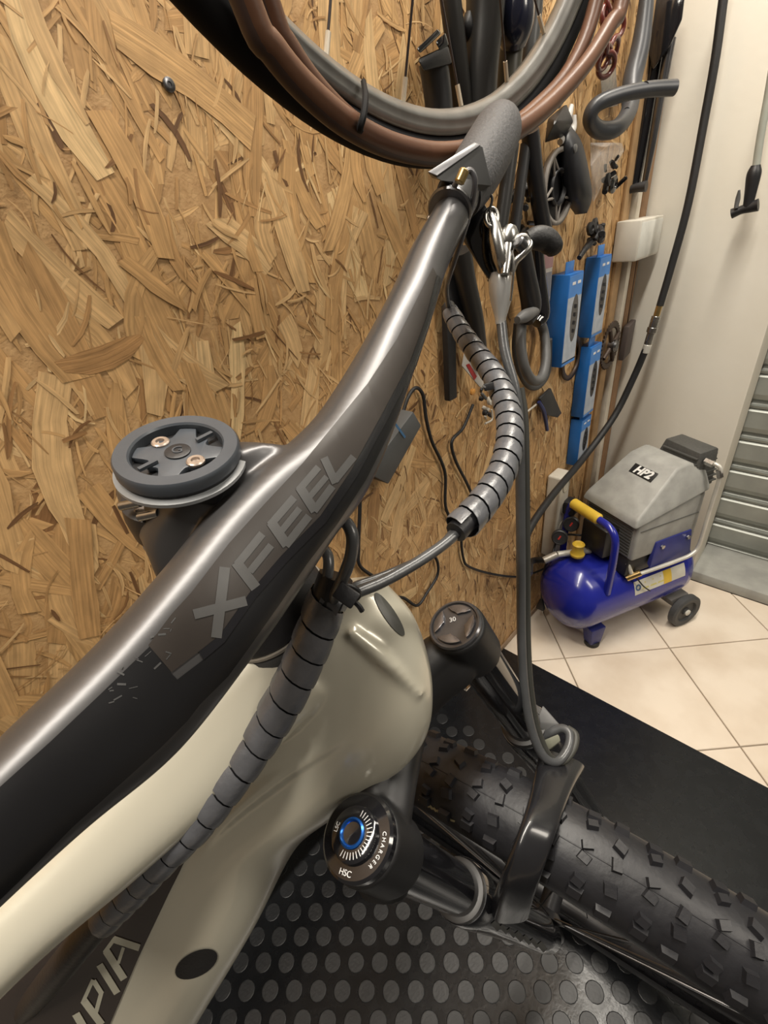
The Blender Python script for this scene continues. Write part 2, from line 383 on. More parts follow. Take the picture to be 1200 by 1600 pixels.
# roller shutter
zinc = mat('galvanised', (.36, .37, .34), .42, metal=.45, col2=(.22, .23, .21), scale=9, bump=.2, bscale=50, rvar=.1, detail=7, contrast=(.3, .7))
door = bpy.data.objects.new('door_1', None); door.location = (.9, 1.68, .04); COL.objects.link(door); tag(door, 'grey galvanised roller shutter of wide horizontal slats', kind='structure')
bpy.context.view_layer.update()
prof = [(0, 0), (.004, .004), (.004, .012), (-.006, .020), (-.011, .034), (-.011, .082), (-.004, .090), (-.010, .094), (-.012, .099), (-.004, .100)]
vs = []; fs = []
for x in (-.16-.9, 1.1): vs += [(x, y, z) for y, z in prof]
n = len(prof)
fs = [(k, k+1, n+k+1, n+k) for k in range(n-1)]
sme = bpy.data.meshes.new('slat'); sme.from_pydata(vs, [], fs); sme.materials.append(zinc)
for k in range(24):
    o = bpy.data.objects.new('slat', sme); o.location = (.9, 1.684, .038+.1*k); link(o, door)
    so2 = o.modifiers.new('s', 'SOLIDIFY'); so2.thickness = .002
bx = ony(1150, 815+32, 1.671)
st = box('sticker', T3(-.085, 1.6715, .085), .045, .0006, .018, mat('worn_sticker', (.50, .48, .40), .6, scale=80), door)

# mat with round studs
rub = mat('rubber_mat', (.012, .013, .015), .27, bump=.25, scale=40, bscale=160, rvar=.06, detail=6); rub2 = mat('rubber_stud', (.013, .014, .016), .42, bump=.3, scale=60, bscale=200)
MT = .004
fm = slab('floor_mat', [Vector((x, y, 0)) for x, y in ((-.57, -.62), (-.57, .69), (-.478, .69), (-.478, .88), (1.32, .88), (1.32, -.62))], Vector((0, 0, MT)), rub, bev=.001)
tag(fm, 'black rubber floor mat with round studs under the front wheel', 'mat')
stud = bpy.data.meshes.new('stud'); v, f = g_lathe(Matrix.Identity(4), [(.0148, 0), (.0143, .0006), (.0134, .0009)], 14); 
stud.from_pydata(v, [], f[:-2]+[f[-1]]); stud.materials.append(rub2); stud.polygons.foreach_set('use_smooth', [False]*len(stud.polygons))
SP = .0415; ua = math.radians(41); u1 = Vector((math.cos(ua), math.sin(ua))); u2 = Vector((math.cos(ua+PI/3), math.sin(ua+PI/3)))
cand = []
for i in range(-50, 51):
    for j in range(-50, 51):
        c = u1*i*SP+u2*j*SP
        if -.54 < c.x < 1.0 and -.4 < c.y < .60:
            q = R.transposed() @ (Vector((c.x, c.y, MT))-CAM)
            if q.z > .05:
                X = 600+F*q.x/q.z; Y = 800+F*q.y/q.z
                if -60 < X < 1260 and 880 < Y < 1720: cand.append((q.z, c))
cand.sort(key=lambda t: t[0]); rest = []
for k, (d, c) in enumerate(cand):
    if k < 300:
        o = bpy.data.objects.new('stud', stud); o.location = (c.x, c.y, MT); link(o, fm)
    else: rest.append(c)
if rest:
    gs = []
    for c in rest:
        v2, f2 = g_lathe(T3(c.x, c.y, MT), [(.0148, 0), (.0143, .0006), (.0134, .0009)], 10); gs.append((v2, f2[:-2]+[f2[-1]]))
    o = mobj('far_studs', *merge(*gs), rub2, fm, smooth=False); o['kind'] = 'stuff'
# =================================================================== BICYCLE
bm_ = Vector((-.1276, .132, .837)); bu = Vector((-.113, -.33, .937)).normalized()
bs_ = Vector((-.139, .939, .314)); bs_ = (bs_-bu*bs_.dot(bu)).normalized(); bf = bs_.cross(bu).normalized()
bike = thing('mountain_bike', 'beige mountain bike with black fork, leaning beside the chipboard wall with its bar turned sideways', 'bicycle', (.0, .25, .004))

# --- handlebar with stem in one piece
bar_m = mat('carbon_satin', (.10, .098, .10), .345, rvar=.03, col2=(.10, .098, .10), metal=.7, scale=25, spec=.5, bump=.05)
BL = [((-330, 1480), (-190, 1620), .104, .012, 2.2), ((-200, 1345), (-70, 1480), .118, .013, 2.3), ((0, 1155), (126, 1290), .135, .0145, 2.5), ((150, 1010), (275, 1165), .152, .0155, 2.6),
      ((255, 890), (392, 1020), .166, .0165, 2.7), ((330, 800), (451, 936), .179, .0165, 2.7), ((405, 728), (512, 845), .192, .0165, 2.6), ((460, 684), (560, 782), .205, .0160, 2.5),
      ((504, 636), (600, 704), .220, .0150, 2.4), ((560, 548), (640, 598), .243, .0130, 2.3), ((608, 460), (675, 496), .262, .0120, 2.2), ((640, 392), (698, 422), .278, .0112, 2.0), ((676, 330), (730, 352), .292, .0111, 2.0), ((702, 285), (752, 310), .306, .0111, 2.0)]
g1 = g_loft(edge_stations(BL, .30), 36, 8)
SL = [((300, 925), (470, 745), .190, .010, 2.2), ((256, 915), (446, 698), .191, .0125, 2.3), ((242, 880), (425, 696), .190, .0145, 2.3), ((236, 858), (398, 702), .197, .0165, 2.4), ((214, 826), (362, 712), .205, .018, 2.4), ((196, 792), (338, 720), .212, .018, 2.4)]
sst = edge_stations(SL)
g2 = g_loft(sst, 32, 8)
bar = fuse('handlebar', [g1, g2], bar_m, bike, .0013, 14)
tb = bvh(bar)
z2 = lambda x, y: (280+x*.26667, 680+y*.26667)
band_m = mat('band_print', (.026, .021, .018), .42, spec=.35, scale=30, rvar=.04); let_m = mat('letter_print', (.062, .061, .060), .42, spec=.35, scale=60)
upper = [(232, 1008), (268, 960), (299, 926), (358, 849), (412, 789), (472, 725), (522, 664), (574, 600), (620, 530), (650, 470), (676, 418)]
lower = [(268, 1050), (310, 1018), (343, 992), (390, 925), (440, 867), (500, 806), (548, 735), (592, 655), (640, 565), (664, 500), (682, 430)]
skin_quads('painted_band', tb, [(upper[i], upper[i+1], lower[i+1], lower[i]) for i in range(len(upper)-1)], band_m, bar, .0003, 6, 8)
lower2 = [(276, 1062), (318, 1030), (350, 1003), (398, 935), (449, 876), (508, 816), (557, 744), (601, 662), (648, 570), (670, 503), (686, 433)]
skin_quads('gloss_edge', tb, [(lower[i], lower[i+1], lower2[i+1], lower2[i]) for i in range(1, len(lower)-1)], black_gloss, bar, .0005, 6, 3)
dkp = mat('bar_black_paint', (.009, .009, .010), .33, spec=.35, scale=30)
def rails(U, Lo): return [(U[i], U[i+1], Lo[i+1], Lo[i]) for i in range(len(U)-1)]
skin_quads('dark_paint', tb, rails([(-150, 1372), (-70, 1296), (0, 1230), (80, 1158), (160, 1082), (234, 1010), (268, 1052)], [(-60, 1462), (30, 1375), (112, 1292), (190, 1222), (250, 1168), (292, 1126), (312, 1100)]), dkp, bar, .0003, 8, 10)
skin_quads('dark_paint', tb, rails([(276, 1062), (318, 1030), (350, 1003), (398, 935), (449, 876), (508, 816), (557, 744), (601, 662), (648, 570), (670, 503), (686, 433)], [(312, 1100), (356, 1056), (388, 1012), (436, 944), (478, 882), (528, 816), (572, 748), (612, 668), (654, 574), (676, 506), (690, 436)]), dkp, bar, .0003, 6, 6)
def S2(a, b, w_): return stroke(a, b, w_, (280, 680), .26667)
LX = {'X': [S2((265, 775), (215, 1185), 62), S2((85, 1050), (390, 970), 58)],
      'F': [S2((330, 745), (445, 895), 62), S2((335, 762), (484, 578), 46), S2((410, 800), (535, 645), 42)],
      'E': [S2((535, 510), (628, 645), 58), S2((528, 530), (670, 366), 44), S2((585, 575), (702, 430), 38), S2((620, 648), (757, 474), 46)],
      'EE': [S2((702, 305), (792, 445), 54), S2((695, 326), (813, 190), 40), S2((752, 372), (860, 245), 34), S2((785, 445), (893, 300), 44)],
      'L': [S2((845, 135), (912, 282), 46), S2((905, 268), (1018, 128), 44)]}
for k, q in LX.items(): skin_quads('letter', tb, q, let_m, bar, .00055, 8, 3)
# scuffs
rs = random.Random(4); q = []
for k in range(20):
    ax_, ay_ = rs.uniform(165, 268), 0; ay_ = 1262-ax_+rs.uniform(-42, 26)+rs.uniform(0, 20); an = rs.uniform(-1.3, .6); ln = rs.uniform(4, 15)
    q.append(stroke((ax_, ay_), (ax_+ln*math.cos(an), ay_+ln*math.sin(an)), rs.uniform(1.0, 3.6)))
skin_quads('scuff', tb, q, mat('scuff', (.036, .036, .036), .5, scale=200, contrast=(.45, .55), col2=(.04, .04, .04)), bar, .0004, 5, 2)

# --- round computer mount on the stem
mc = at(281, 716, .176); mn = (-ray(281, 716).normalized()*.66 + (-IMD*.93-IMR*.30).normalized()*.75).normalized()
MB = basis(mc, IMR, mn)
mnt = mobj('computer_mount', *merge(g_lathe(MB, [(.0170, -.0005), (.0215, -.0005), (.0222, .0004), (.0222, .0040), (.0215, .0050), (.0168, .0050), (.0162, .0042), (.0162, -.0005)], 56, cap=False)), mat('mount_plastic', (.058, .066, .078), .36, scale=40, bump=.1), bike); autosmooth(mnt)
lathe('mount_dish', MB, [(.0214, -.0020), (.0214, .0000), (.0162, .0004)], black_plastic, mnt, 48)
lathe('grey_rim', MB, [(.0218, -.0042), (.0236, -.0036), (.0236, -.0022), (.0218, -.0016)], mat('grey_rim', (.26, .27, .28), .35, scale=40), mnt, 56)
# star insert with quarter-turn slots
star = []; prof = []
for k in range(48):
    a = 2*PI*k/48; r = .0158 if (k % 12) in (11, 0, 1, 2) else (.0105 if (k % 12) in (4, 5, 8, 9) else .0122); prof.append((r*math.cos(a), r*math.sin(a)))
star = [MB @ Vector((x, y, .0006)) for x, y in prof]
slab('bayonet_star', star, mn*.0022, mat('mount_plastic', (0, 0, 0)), mnt, .0003)
for a in (.9, .9+PI):
    c = MB @ Vector((.0118*math.cos(a), .0118*math.sin(a), .003))
    slab('rib', [c+MB.to_3x3() @ (Matrix.Rotation(a, 3, 'Z') @ Vector(v)) for v in ((-.0035, -.0008, 0), (.0035, -.0008, 0), (.0035, .0008, 0), (-.0035, .0008, 0))], mn*.0012, mat('mount_plastic', (0, 0, 0)), mnt)
for a, nm in ((2.55, 'bolt'), (2.55+PI, 'bolt')):
    MM = MB @ Matrix.Translation((.0098*math.cos(a), .0098*math.sin(a), .0026)); lathe(nm, MM, [(.0033, 0), (.0033, .0008), (.0028, .0012), (.0016, .0012), (.0014, .0002)], mat('aged_bolt', (.52, .44, .38), .35, metal=.8, scale=300), mnt, 20)
lathe('centre_button', MB, [(.0046, .0026), (.0046, .0034), (.0042, .0036)], black_plastic, mnt, 28)
text('letter_mark', 'G', MB @ T3(0, 0, .0037) @ Matrix.Rotation(.35, 4, 'Z'), .0058, mat('mount_plastic', (0, 0, 0)), mnt)
# clamp under the mount
clampb = hull('mount_base', [MB @ Vector(v) for v in ((-.021, -.006, -.004), (.020, -.008, -.004), (.016, .012, -.004), (-.019, .010, -.004), (-.014, -.010, -.013), (.014, -.012, -.013), (.012, .008, -.013), (-.012, .008, -.013))], black_plastic, bike, .0012)
for px, py in ((203, 789), (232, 806)):
    a = at(px-14, py+2, .183); b = at(px+16, py-4, .181); cyl('clamp_bolt', a, b, .0018, steel, clampb, 12)
lathe('top_cap', basis(at(262, 790, .200), IMR, mn), [(.0165, -.010), (.0172, 0), (.0165, .006), (.012, .008)], black_satin, bike, 36)
hull('clamp_wedge', [at(205, 800, .186), at(245, 832, .186), at(280, 800, .186), at(230, 776, .188), at(212, 806, .197), at(248, 838, .197), at(285, 806, .198)], dark_steel, bike, .0008)

# --- steerer, spacers, headset
AXP = bm_-bf*.04
SB = basis(AXP-IMR*.024-IMD*.018-VIEW*.006, bf, bu)
lathe('headset_ring', SB, [(.0335, .058), (.0345, .062), (.0345, .070), (.0325, .073)], mat('ring_grey', (.05, .05, .05), .4), bike, 48)
lathe('seal_line', SB, [(.0325, .0725), (.0338, .0735), (.0336, .0750), (.0320, .0755)], mat('seal_line', (.22, .20, .17), .35), bike, 48)
lathe('headset_cover', SB, [(.0325, .0755), (.0330, .077), (.0318, .081), (.0300, .086), (.0275, .094), (.0240, .100)], black_plastic, bike, 48)
lathe('headset_spacer', SB, [(.0235, .098), (.0240, .100), (.0240, .112), (.0235, .114), (.0222, .116), (.0222, .150)], mat('spacer', (.055, .055, .060), .35, scale=30), bike, 48)
lathe('steerer', SB, [(.0142, -.03), (.0142, .175)], black_satin, bike, 24)

# --- frame
paint = mat('beige_paint', (.55, .525, .43), .30, col2=(.51, .485, .40), coat=.5, scale=6, spec=.5, metal=.2)
HD = [((395, 958), (598, 905), .268, .018, 2.2), ((398, 1010), (652, 975), .275, .026, 2.5), ((385, 1080), (676, 1075), .288, .030, 2.5), ((345, 1150), (655, 1152), .302, .032, 2.5), ((280, 1230), (565, 1218), .316, .033, 2.5),
      ((190, 1330), (478, 1285), .331, .034, 2.7), ((60, 1425), (402, 1432), .346, .034, 2.9), ((-110, 1560), (308, 1592), .366, .034, 3), ((-260, 1740), (215, 1760), .39, .034, 3)]
TT = [((392, 975), (520, 1080), .262, .016, 2.2), ((250, 1130), (372, 1230), .254, .018, 2.3), ((120, 1275), (222, 1365), .242, .018, 2.3), ((-5, 1395), (80, 1484), .229, .018, 2.3), ((-160, 1545), (-80, 1640), .212, .018, 2.3)]
GU = [((330, 1090), (560, 1120), .276, .012, 2.2), ((250, 1190), (420, 1260), .282, .014, 2.2), ((120, 1330), (250, 1400), .290, .012, 2.2), ((0, 1440), (80, 1520), .290, .008, 2.0)]
ridge1 = g_tube([at(545, 985, .249), at(600, 1030, .254), at(655, 1085, .268)], [.0035, .005, .003], 10, 6)
ridge2 = g_tube([at(608, 1095, .262), at(530, 1150, .266), at(430, 1215, .276), at(335, 1300, .290), at(280, 1400, .306)], [.002, .0045, .0055, .0045, .002], 10, 6)
frame = fuse('frame', [g_loft(edge_stations(HD), 40, 8), g_loft(edge_stations(TT), 30, 8), ridge1, ridge2], paint, bike, .0017, 12)
tf = bvh(frame)
_v, _f = g_loft(edge_stations(HD), 40, 8); thd = BVHTree.FromPolygons(_v, _f)
panel_m = mat('brown_gloss_panel', (.028, .021, .018), .22, coat=.7, scale=12)
Lr = [(310, 1216), (262, 1268), (180, 1330), (78, 1420), (-60, 1520), (-150, 1600)]; Rr = [(336, 1232), (294, 1336), (262, 1400), (217, 1495), (172, 1600), (130, 1700)]
skin_quads('painted_panel', thd, [(Lr[i], Lr[i+1], Rr[i+1], Rr[i]) for i in range(len(Lr)-1)], panel_m, frame, .0010, 14, 14)
def S3(a, b, w_): return stroke(a, b, w_, (90, 1420), .14167)
logo = mat('logo_print', (.40, .385, .31), .35, scale=20)
skin_quads('letter', thd, [S3((630, 310), (915, 405), 78), S3((550, 440), (745, 750), 84), S3((530, 460), (650, 295), 42), S3((740, 400), (682, 575), 36)], logo, frame, .0014, 6, 3)
skin_quads('letter', thd, [S3((475, 590), (670, 905), 78)], logo, frame, .0014, 6, 3)
skin_quads('letter', thd, [S3((300, 980), (500, 1250), 84), S3((290, 1010), (405, 755), 40), S3((410, 765), (500, 910), 58), S3((498, 890), (435, 1120), 46)], logo, frame, .0014, 6, 3)
skin_quads('letter', thd, [S3((215, 1130), (330, 1330), 90)], logo, frame, .0014, 6, 3)
def oval(cx, cy, a, b, rot, n=28):
    return [(cx+a*math.cos(t)*math.cos(rot)-b*math.sin(t)*math.sin(rot), cy+a*math.cos(t)*math.sin(rot)+b*math.sin(t)*math.cos(rot)) for t in [2*PI*k/n for k in range(n)]]
def skin_oval(name, tree, pts, m, parent, off):
    c = (sum(p[0] for p in pts)/len(pts), sum(p[1] for p in pts)/len(pts)); V = [on_surface(tree, *c, off)]; n = len(pts)
    for ring in (.5, 1.0):
        for p in pts: V.append(on_surface(tree, c[0]+(p[0]-c[0])*ring, c[1]+(p[1]-c[1])*ring, off))
    if any(v is None for v in V): return None
    Fc = [(0, 1+k, 1+(k+1) % n) for k in range(n)]+[(1+k, 1+n+k, 1+n+(k+1) % n, 1+(k+1) % n) for k in range(n)]
    return mobj(name, V, Fc, m, parent)
skin_oval('rubber_plug', tf, oval(307, 1505, 36, 19, -.5), black_rubber, frame, .0006)
skin_oval('cable_port', tf, oval(608, 960, 40, 9, .98), mat('port', (.05, .05, .04), .4, scale=30), frame, .0006)

# --- fork
pm = (bm_+bs_*.069, bm_-bs_*.069)
cL = at(712, 978, .327); cR = at(562, 1308, .261); wL = at(822, 1136, .440); wR = at(722, 1392, .374)
dL = (wL-cL).normalized(); dR = (wR-cR).normalized()
C0 = (cL+cR)/2-bf*.036-bu*.018
def ringpts(c, d, r, h0, h1): return g_lathe(basis(c, bf, -d), [(r*.97, -h1), (r, -h1+.001), (r, -h0), (r*.95, -h0+.002)], 32)
gC = [ringpts(cL, dL, .0205, 0.002, .040), ringpts(cR, dR, .0225, 0.004, .042)]
for c, d in ((cL, dL), (cR, dR)):
    m1 = c+d*.018; gC.append(g_loft([(m1, bu*.016, bf*.014, 2.4), ((m1*.5+C0*.5)+bu*.001, bu*.015, bf*.016, 2.5), (C0, bu*.015, bf*.020, 2.4), (C0-(c-C0)*.25, bu*.015, bf*.020, 2.4)], 24, 6))
gC += [g_loft(edge_stations([((575, 1150), (668, 1140), .318, .016, 2.6), ((560, 1215), (655, 1205), .300, .016, 2.6), ((552, 1275), (645, 1270), .284, .014, 2.6), ((545, 1330), (640, 1330), .280, .014, 2.6), ((560, 1385), (640, 1385), .285, .012, 2.4)]), 24, 6),
       g_loft(edge_stations([((610, 1060), (650, 1150), .330, .016, 2.6), ((655, 1008), (690, 1100), .334, .016, 2.6), ((690, 985), (735, 1062), .338, .015, 2.6), ((715, 965), (750, 1020), .342, .012, 2.4)]), 24, 6)]
crown = fuse('fork_crown', gC, mat('crown_black', (.009, .009, .010), .5, coat=.0, scale=50), bike, .0013, 8)
# left top cap with four pockets
LB = basis(cL-dL*.001, IMR, -dL)
lc = lathe('top_cap', LB, [(.0190, -.004), (.0190, .001), (.0180, .0022), (.0168, .0022), (.0160, .0008), (.0, .0008)], mat('cap_dark', (.12, .12, .13), .22, metal=.6, scale=60), crown, 48, cap=False)
for k in range(4):
    a0 = k*PI/2+.35; pts = []
    for t in np.linspace(a0+.14, a0+PI/2-.14, 8): pts.append((.0148*math.cos(t), .0148*math.sin(t)))
    am = a0+PI/4
    for t in np.linspace(a0+PI/2-.30, a0+.30, 7):
        r = .0075+.0050*abs(t-am)/(PI/4); pts.append((r*math.cos(t), r*math.sin(t)))
    slab('raised_sector', [LB @ Vector((x, y, .0008)) for x, y in pts], -dL*.0018, mat('cap_pale', (.25, .25, .27), .20, metal=.8, scale=60), lc, .0004)  # raised sectors in a paler metal than the cap
text('marking', '30', LB @ T3(-.001, .004, .0012), .005, mat('white_mark', (.75, .75, .75), .4), lc)
# right damper dial
RB = basis(cR-dR*.002, IMR, -dR)
rc = lathe('damper_dial', RB, [(.0215, -.004), (.0215, .0005), (.0200, .0020), (.0140, .0024), (.0135, .0055), (.0125, .0062), (.0075, .0068), (.0072, .0045)], black_gloss, crown, 56)
lathe('blue_ring', RB, [(.0058, .0060), (.0074, .0064), (.0074, .0080), (.0064, .0086), (.0055, .0078), (.0050, .0062)], mat('blue_anodised', (.02, .13, .50), .25, metal=.7, scale=60), rc, 40, cap=False)
lathe('dial_recess', RB, [(.0056, .0066), (.0056, .0072), (.001, .0068)], black_gloss, rc, 30)
wm = mat('white_mark', (.75, .75, .75), .4)
tk = []
for k in range(19):
    a = -2.2+k*.18
    c = RB @ Matrix.Rotation(a, 4, 'Z') @ T3(.0102, 0, .00655); tk.append(g_box(c, .0032, .00035, .0003))
mobj('tick_marks', *merge(*tk), wm, rc, smooth=False)
for k, ch in enumerate('CHARGER'):
    a = .30-k*.16; text('letter', ch, RB @ Matrix.Rotation(a-.35, 4, 'Z') @ T3(.0170, 0, .0024) @ Matrix.Rotation(-PI/2, 4, 'Z'), .0030, wm, rc)
text('marking', 'HSC', RB @ Matrix.Rotation(-1.9, 4, 'Z') @ T3(.0172, 0, .0024) @ Matrix.Rotation(PI/2, 4, 'Z'), .0040, wm, rc)
text('marking', 'LSC', RB @ Matrix.Rotation(2.75, 4, 'Z') @ T3(.0105, 0, .0066) @ Matrix.Rotation(-PI/2, 4, 'Z'), .0030, wm, rc)
for c, d, w_ in ((cL, dL, wL), (cR, dR, wR)):
    cyl('stanchion', c+d*.01, w_+d*.10, .0172, black_gloss, bike, 40)
    LBm = basis(w_, bf, d)
    leg = lathe('fork_leg', LBm, [(.0182, -.006), (.0215, -.006), (.0225, -.002), (.0225, .020), (.0215, .050), (.0200, .12), (.0200, .27), (.0180, .33), (.0120, .345)], black_gloss, bike, 40)
    lathe('wiper_seal', LBm, [(.0174, -.013), (.0205, -.012), (.0208, -.006), (.0190, -.004)], mat('seal', (.035, .033, .032), .45, scale=40), leg, 36)
arch = mobj('fork_arch', *g_loft(edge_stations([((842, 1180), (912, 1205), .415, .008, 3), ((832, 1225), (893, 1240), .370, .007, 3.5), ((815, 1285), (868, 1300), .325, .006, 3.5), ((795, 1345), (846, 1358), .318, .006, 3.5), ((778, 1390), (832, 1398), .336, .007, 3.5), ((768, 1425), (826, 1420), .368, .008, 3)]), 24, 6), mat('arch_black', (.014, .014, .016), .25, coat=.3, scale=50), bike); autosmooth(arch)
# grey print on the right leg
tl = None
for o in bike.children:
    if o.name.startswith('fork_leg'): tl = o
tt = bvh(tl)
skin_quads('leg_print', tt, [stroke((770+k*12, 1440+k*5.5), (780+k*12, 1452+k*5.5), 6 if k % 3 else 9) for k in range(7)], mat('leg_print', (.10, .098, .088), .4), tl, .0004, 4, 2)
# guard, bolts
hull('cable_guide', [at(848, 1102, .425), at(874, 1132, .42), at(852, 1150, .42), at(838, 1128, .42), at(850, 1105, .435), at(876, 1134, .43), at(842, 1150, .435)], mid_grey, bike, .001)
hull('cable_clip', [at(846, 1158, .405), at(872, 1147, .405), at(876, 1158, .405), at(858, 1172, .405), at(850, 1160, .415), at(874, 1150, .415), at(862, 1172, .415)], mat('olive_grey', (.22, .22, .17), .5), bike, .0008)

# --- front wheel
WR = .376; TR = .031
axl = bm_-bu*.5; axl.z -= .0075
WB = basis(axl, bf, bs_)      # local z = wheel axis (to the rider's left), x = forward, y = up the fork
tyre_m = mat('tyre_rubber', (.016, .016, .019), .46, bump=.25, scale=60, rvar=.08, bscale=200)
prof = []
for k in range(25):
    a = math.radians(-128+k*256/24); prof.append((WR-.0035-TR+TR*math.cos(a), TR*math.sin(a)))
def g_revolve(M, prof, n):
    V = []; Fc = []; m = len(prof)
    for i in range(n):
        a = 2*PI*i/n
        for r, z in prof: V.append(M @ Vector((r*math.cos(a), r*math.sin(a), z)))
    for i in range(n):
        j = (i+1) % n
        for k in range(m-1): Fc.append((i*m+k, j*m+k, j*m+k+1, i*m+k+1))
    return V, Fc
tyre = mobj('front_tyre', *g_revolve(WB, prof, 160), tyre_m, bike)
mobj('tread_seam', *g_revolve(WB, [(WR-.0036, -.0005), (WR-.0028, 0), (WR-.0036, .0005)], 160), tyre_m, tyre)
gold = mat('gold_print', (.42, .36, .20), .5)
tty = bvh(tyre)
skin_quads('sidewall_print', tty, [stroke((655+k*5.6, 1248+k*3.4), (660+k*5.6, 1254+k*3.4), 3.4) for k in range(8)]+[stroke((700, 1279), (711, 1283), 3)], gold, tyre, .0004, 3, 2)
def knob_mesh(nm, L, W, h, sk=0.0, notch=False):
    # footprint L (around) x W (across), tapered
    t = .82; b = [(-L/2, -W/2), (L/2, -W/2+sk), (L/2, W/2), (-L/2, W/2-sk)]
    V = [(x, y, -.0012) for x, y in b]+[(x*t, y*t, h) for x, y in b]
    if notch: V += [(0, y*t, h*.55) for _, y in (b[0], b[2])]
    me = bpy.data.meshes.new(nm); me.from_pydata(V, [], [(4, 5, 6, 7), (0, 1, 5, 4), (1, 2, 6, 5), (2, 3, 7, 6), (3, 0, 4, 7)]); me.materials.append(tyre_m); return me
KM = [knob_mesh('knob', .0085, .0075, .0036, .001), knob_mesh('knob', .0090, .0065, .0036, -.0012), knob_mesh('knob', .0105, .0085, .0038, .0008), knob_mesh('knob', .007, .0090, .0036, 0)]
pitches = 112; kn = []
def knob_matrix(ang, la, yaw):
    r0 = WR-.0035-TR; rr = TR; c, s = math.cos(la), math.sin(la)
    M = Matrix.Rotation(ang, 4, 'Z'); pos = Vector((r0+rr*c, 0, rr*s)); nrm = Vector((c, 0, s)); x = Vector((0, 1, 0)); y = nrm.cross(x)
    L_ = Matrix((x, y, nrm)).transposed().to_4x4(); L_.translation = pos
    return WB @ M @ L_ @ Matrix.Rotation(yaw, 4, 'Z')
for i in range(pitches):
    a = 2*PI*i/pitches
    rows = [(.13, 0, .35), (-.13, 0, -.35), (.86, 2, .1), (-.86, 2, -.1)] if i % 2 == 0 else [(.42, 1, -.3), (-.42, 1, .3), (.98, 2, 0), (-.98, 2, 0)]
    if i % 4 == 1: rows += [(.06, 3, .2)]
    if i % 4 == 3: rows += [(-.10, 3, -.2)]
    if i % 2 == 0: rows += [(.60, 0, .3), (-.60, 0, -.3)]
    for la, ty, yaw in rows:
        Mx = knob_matrix(a+(.003*math.sin(i*3.1)), la, yaw); p_ = R.transposed() @ (Mx.translation-CAM); nrm = Mx.to_3x3() @ Vector((0, 0, 1))
        vis = p_.z > .05 and nrm.dot(CAM-Mx.translation) > 0 and -40 < 600+F*p_.x/max(p_.z, .01) < 1240 and 1000 < 800+F*p_.y/max(p_.z, .01) < 1640
        kn.append((0 if vis else 1, p_.z, Mx, ty))
kn.sort(key=lambda t: t[:2]); far_k = []
for k, (v_, _, Mx, ty) in enumerate(kn):
    if k < 280 and v_ == 0:
        o = bpy.data.objects.new('knob', KM[ty]); COL.objects.link(o); o.parent = tyre; o.matrix_world = Mx
    else: far_k.append(([Mx @ v.co for v in KM[ty].vertices], [tuple(p.vertices) for p in KM[ty].polygons]))
o = mobj('far_knobs', *merge(*far_k), tyre_m, tyre, smooth=False); o['kind'] = 'stuff'
rim = mobj('front_rim', *g_revolve(WB, [(.322, -.011), (.322, -.015), (.312, -.015), (.300, -.009), (.297, 0), (.300, .009), (.312, .015), (.322, .015), (.322, .011)], 120), black_satin, bike)
hub = lathe('front_hub', WB @ T3(0, 0, -.05), [(.010, 0), (.010, .008), (.022, .012), (.012, .02), (.012, .08), (.026, .088), (.010, .092), (.010, .1)], black_satin, bike, 32)
spk = bpy.data.meshes.new('spoke')
v, f_ = g_tube([(.018, 0, 0), (.300, 0, 0)], .001, 6, 1); spk.from_pydata([tuple(x) for x in v], [], f_); spk.materials.append(dark_steel)
for k in range(28):
    o = bpy.data.objects.new('spoke', spk); COL.objects.link(o); o.parent = bike
    sg = 1 if k % 2 else -1; a = 2*PI*k/28; P0 = WB @ (Matrix.Rotation(a+.5*(1 if k % 4 < 2 else -1), 4, 'Z') @ Vector((.022, 0, sg*.036))); P1 = WB @ (Matrix.Rotation(a, 4, 'Z') @ Vector((.300, 0, 0)))
    d = P1-P0; Mx = basis(P0-d.normalized()*.018, d.orthogonal(), d) @ Matrix.Rotation(-PI/2, 4, 'Y'); o.matrix_world = Mx @ Matrix.Diagonal((1, 1, 1, 1))

# --- cables along the bike
def pxs(L): return [at(x, y, d) for x, y, d in L]
lw = [(525, 900, .231), (516, 925, .232), (500, 970, .235), (478, 1025, .240), (446, 1090, .244), (403, 1158, .248), (352, 1228, .248), (305, 1286, .250), (252, 1338, .254), (204, 1390, .262), (150, 1445, .275), (80, 1530, .300), (10, 1630, .33)]
tube('cable_bundle', pxs(lw[:-1]+[(30, 1590, .345)]), [.0088]*12+[.008], black_plastic, bike, 14, 6)
wr = mobj('spiral_wrap', *g_wrap(pxs(lw[:-2]), [.0098, .0098, .0098, .0100, .0100, .0100, .0098, .0098, .0098, .0096, .0096], .0148, lift=.05, phase=2.2), wrap_m, bike); autosmooth(wr, 50)
wr['label'] = 'thick grey spiral wrap running down along the frame'
rw = [(700, 478, .380), (716, 510, .370), (742, 548, .355), (770, 585, .340), (790, 630, .322), (797, 680, .304), (785, 735, .288), (755, 785, .272), (712, 832, .258)]
tube('cable_bundle', pxs(rw), [.0052, .0055, .0060, .0062, .0064, .0066, .0066, .0066, .0062], black_plastic, bike, 14, 6)
wr = mobj('spiral_wrap', *g_wrap(pxs(rw), [.0062, .0066, .0072, .0077, .0080, .0082, .0082, .0084, .0086], .0112, lift=.06, phase=.6), wrap_m, bike); autosmooth(wr, 50)
wr['label'] = 'slimmer grey spiral wrap hanging in a curve from the far brake lever'
tube('brake_hose', pxs([(722, 826, .262), (690, 853, .255), (650, 880, .247), (600, 908, .238), (560, 925, .231), (535, 938, .229), (512, 965, .236)]), .0030, cable_m, bike, 12)
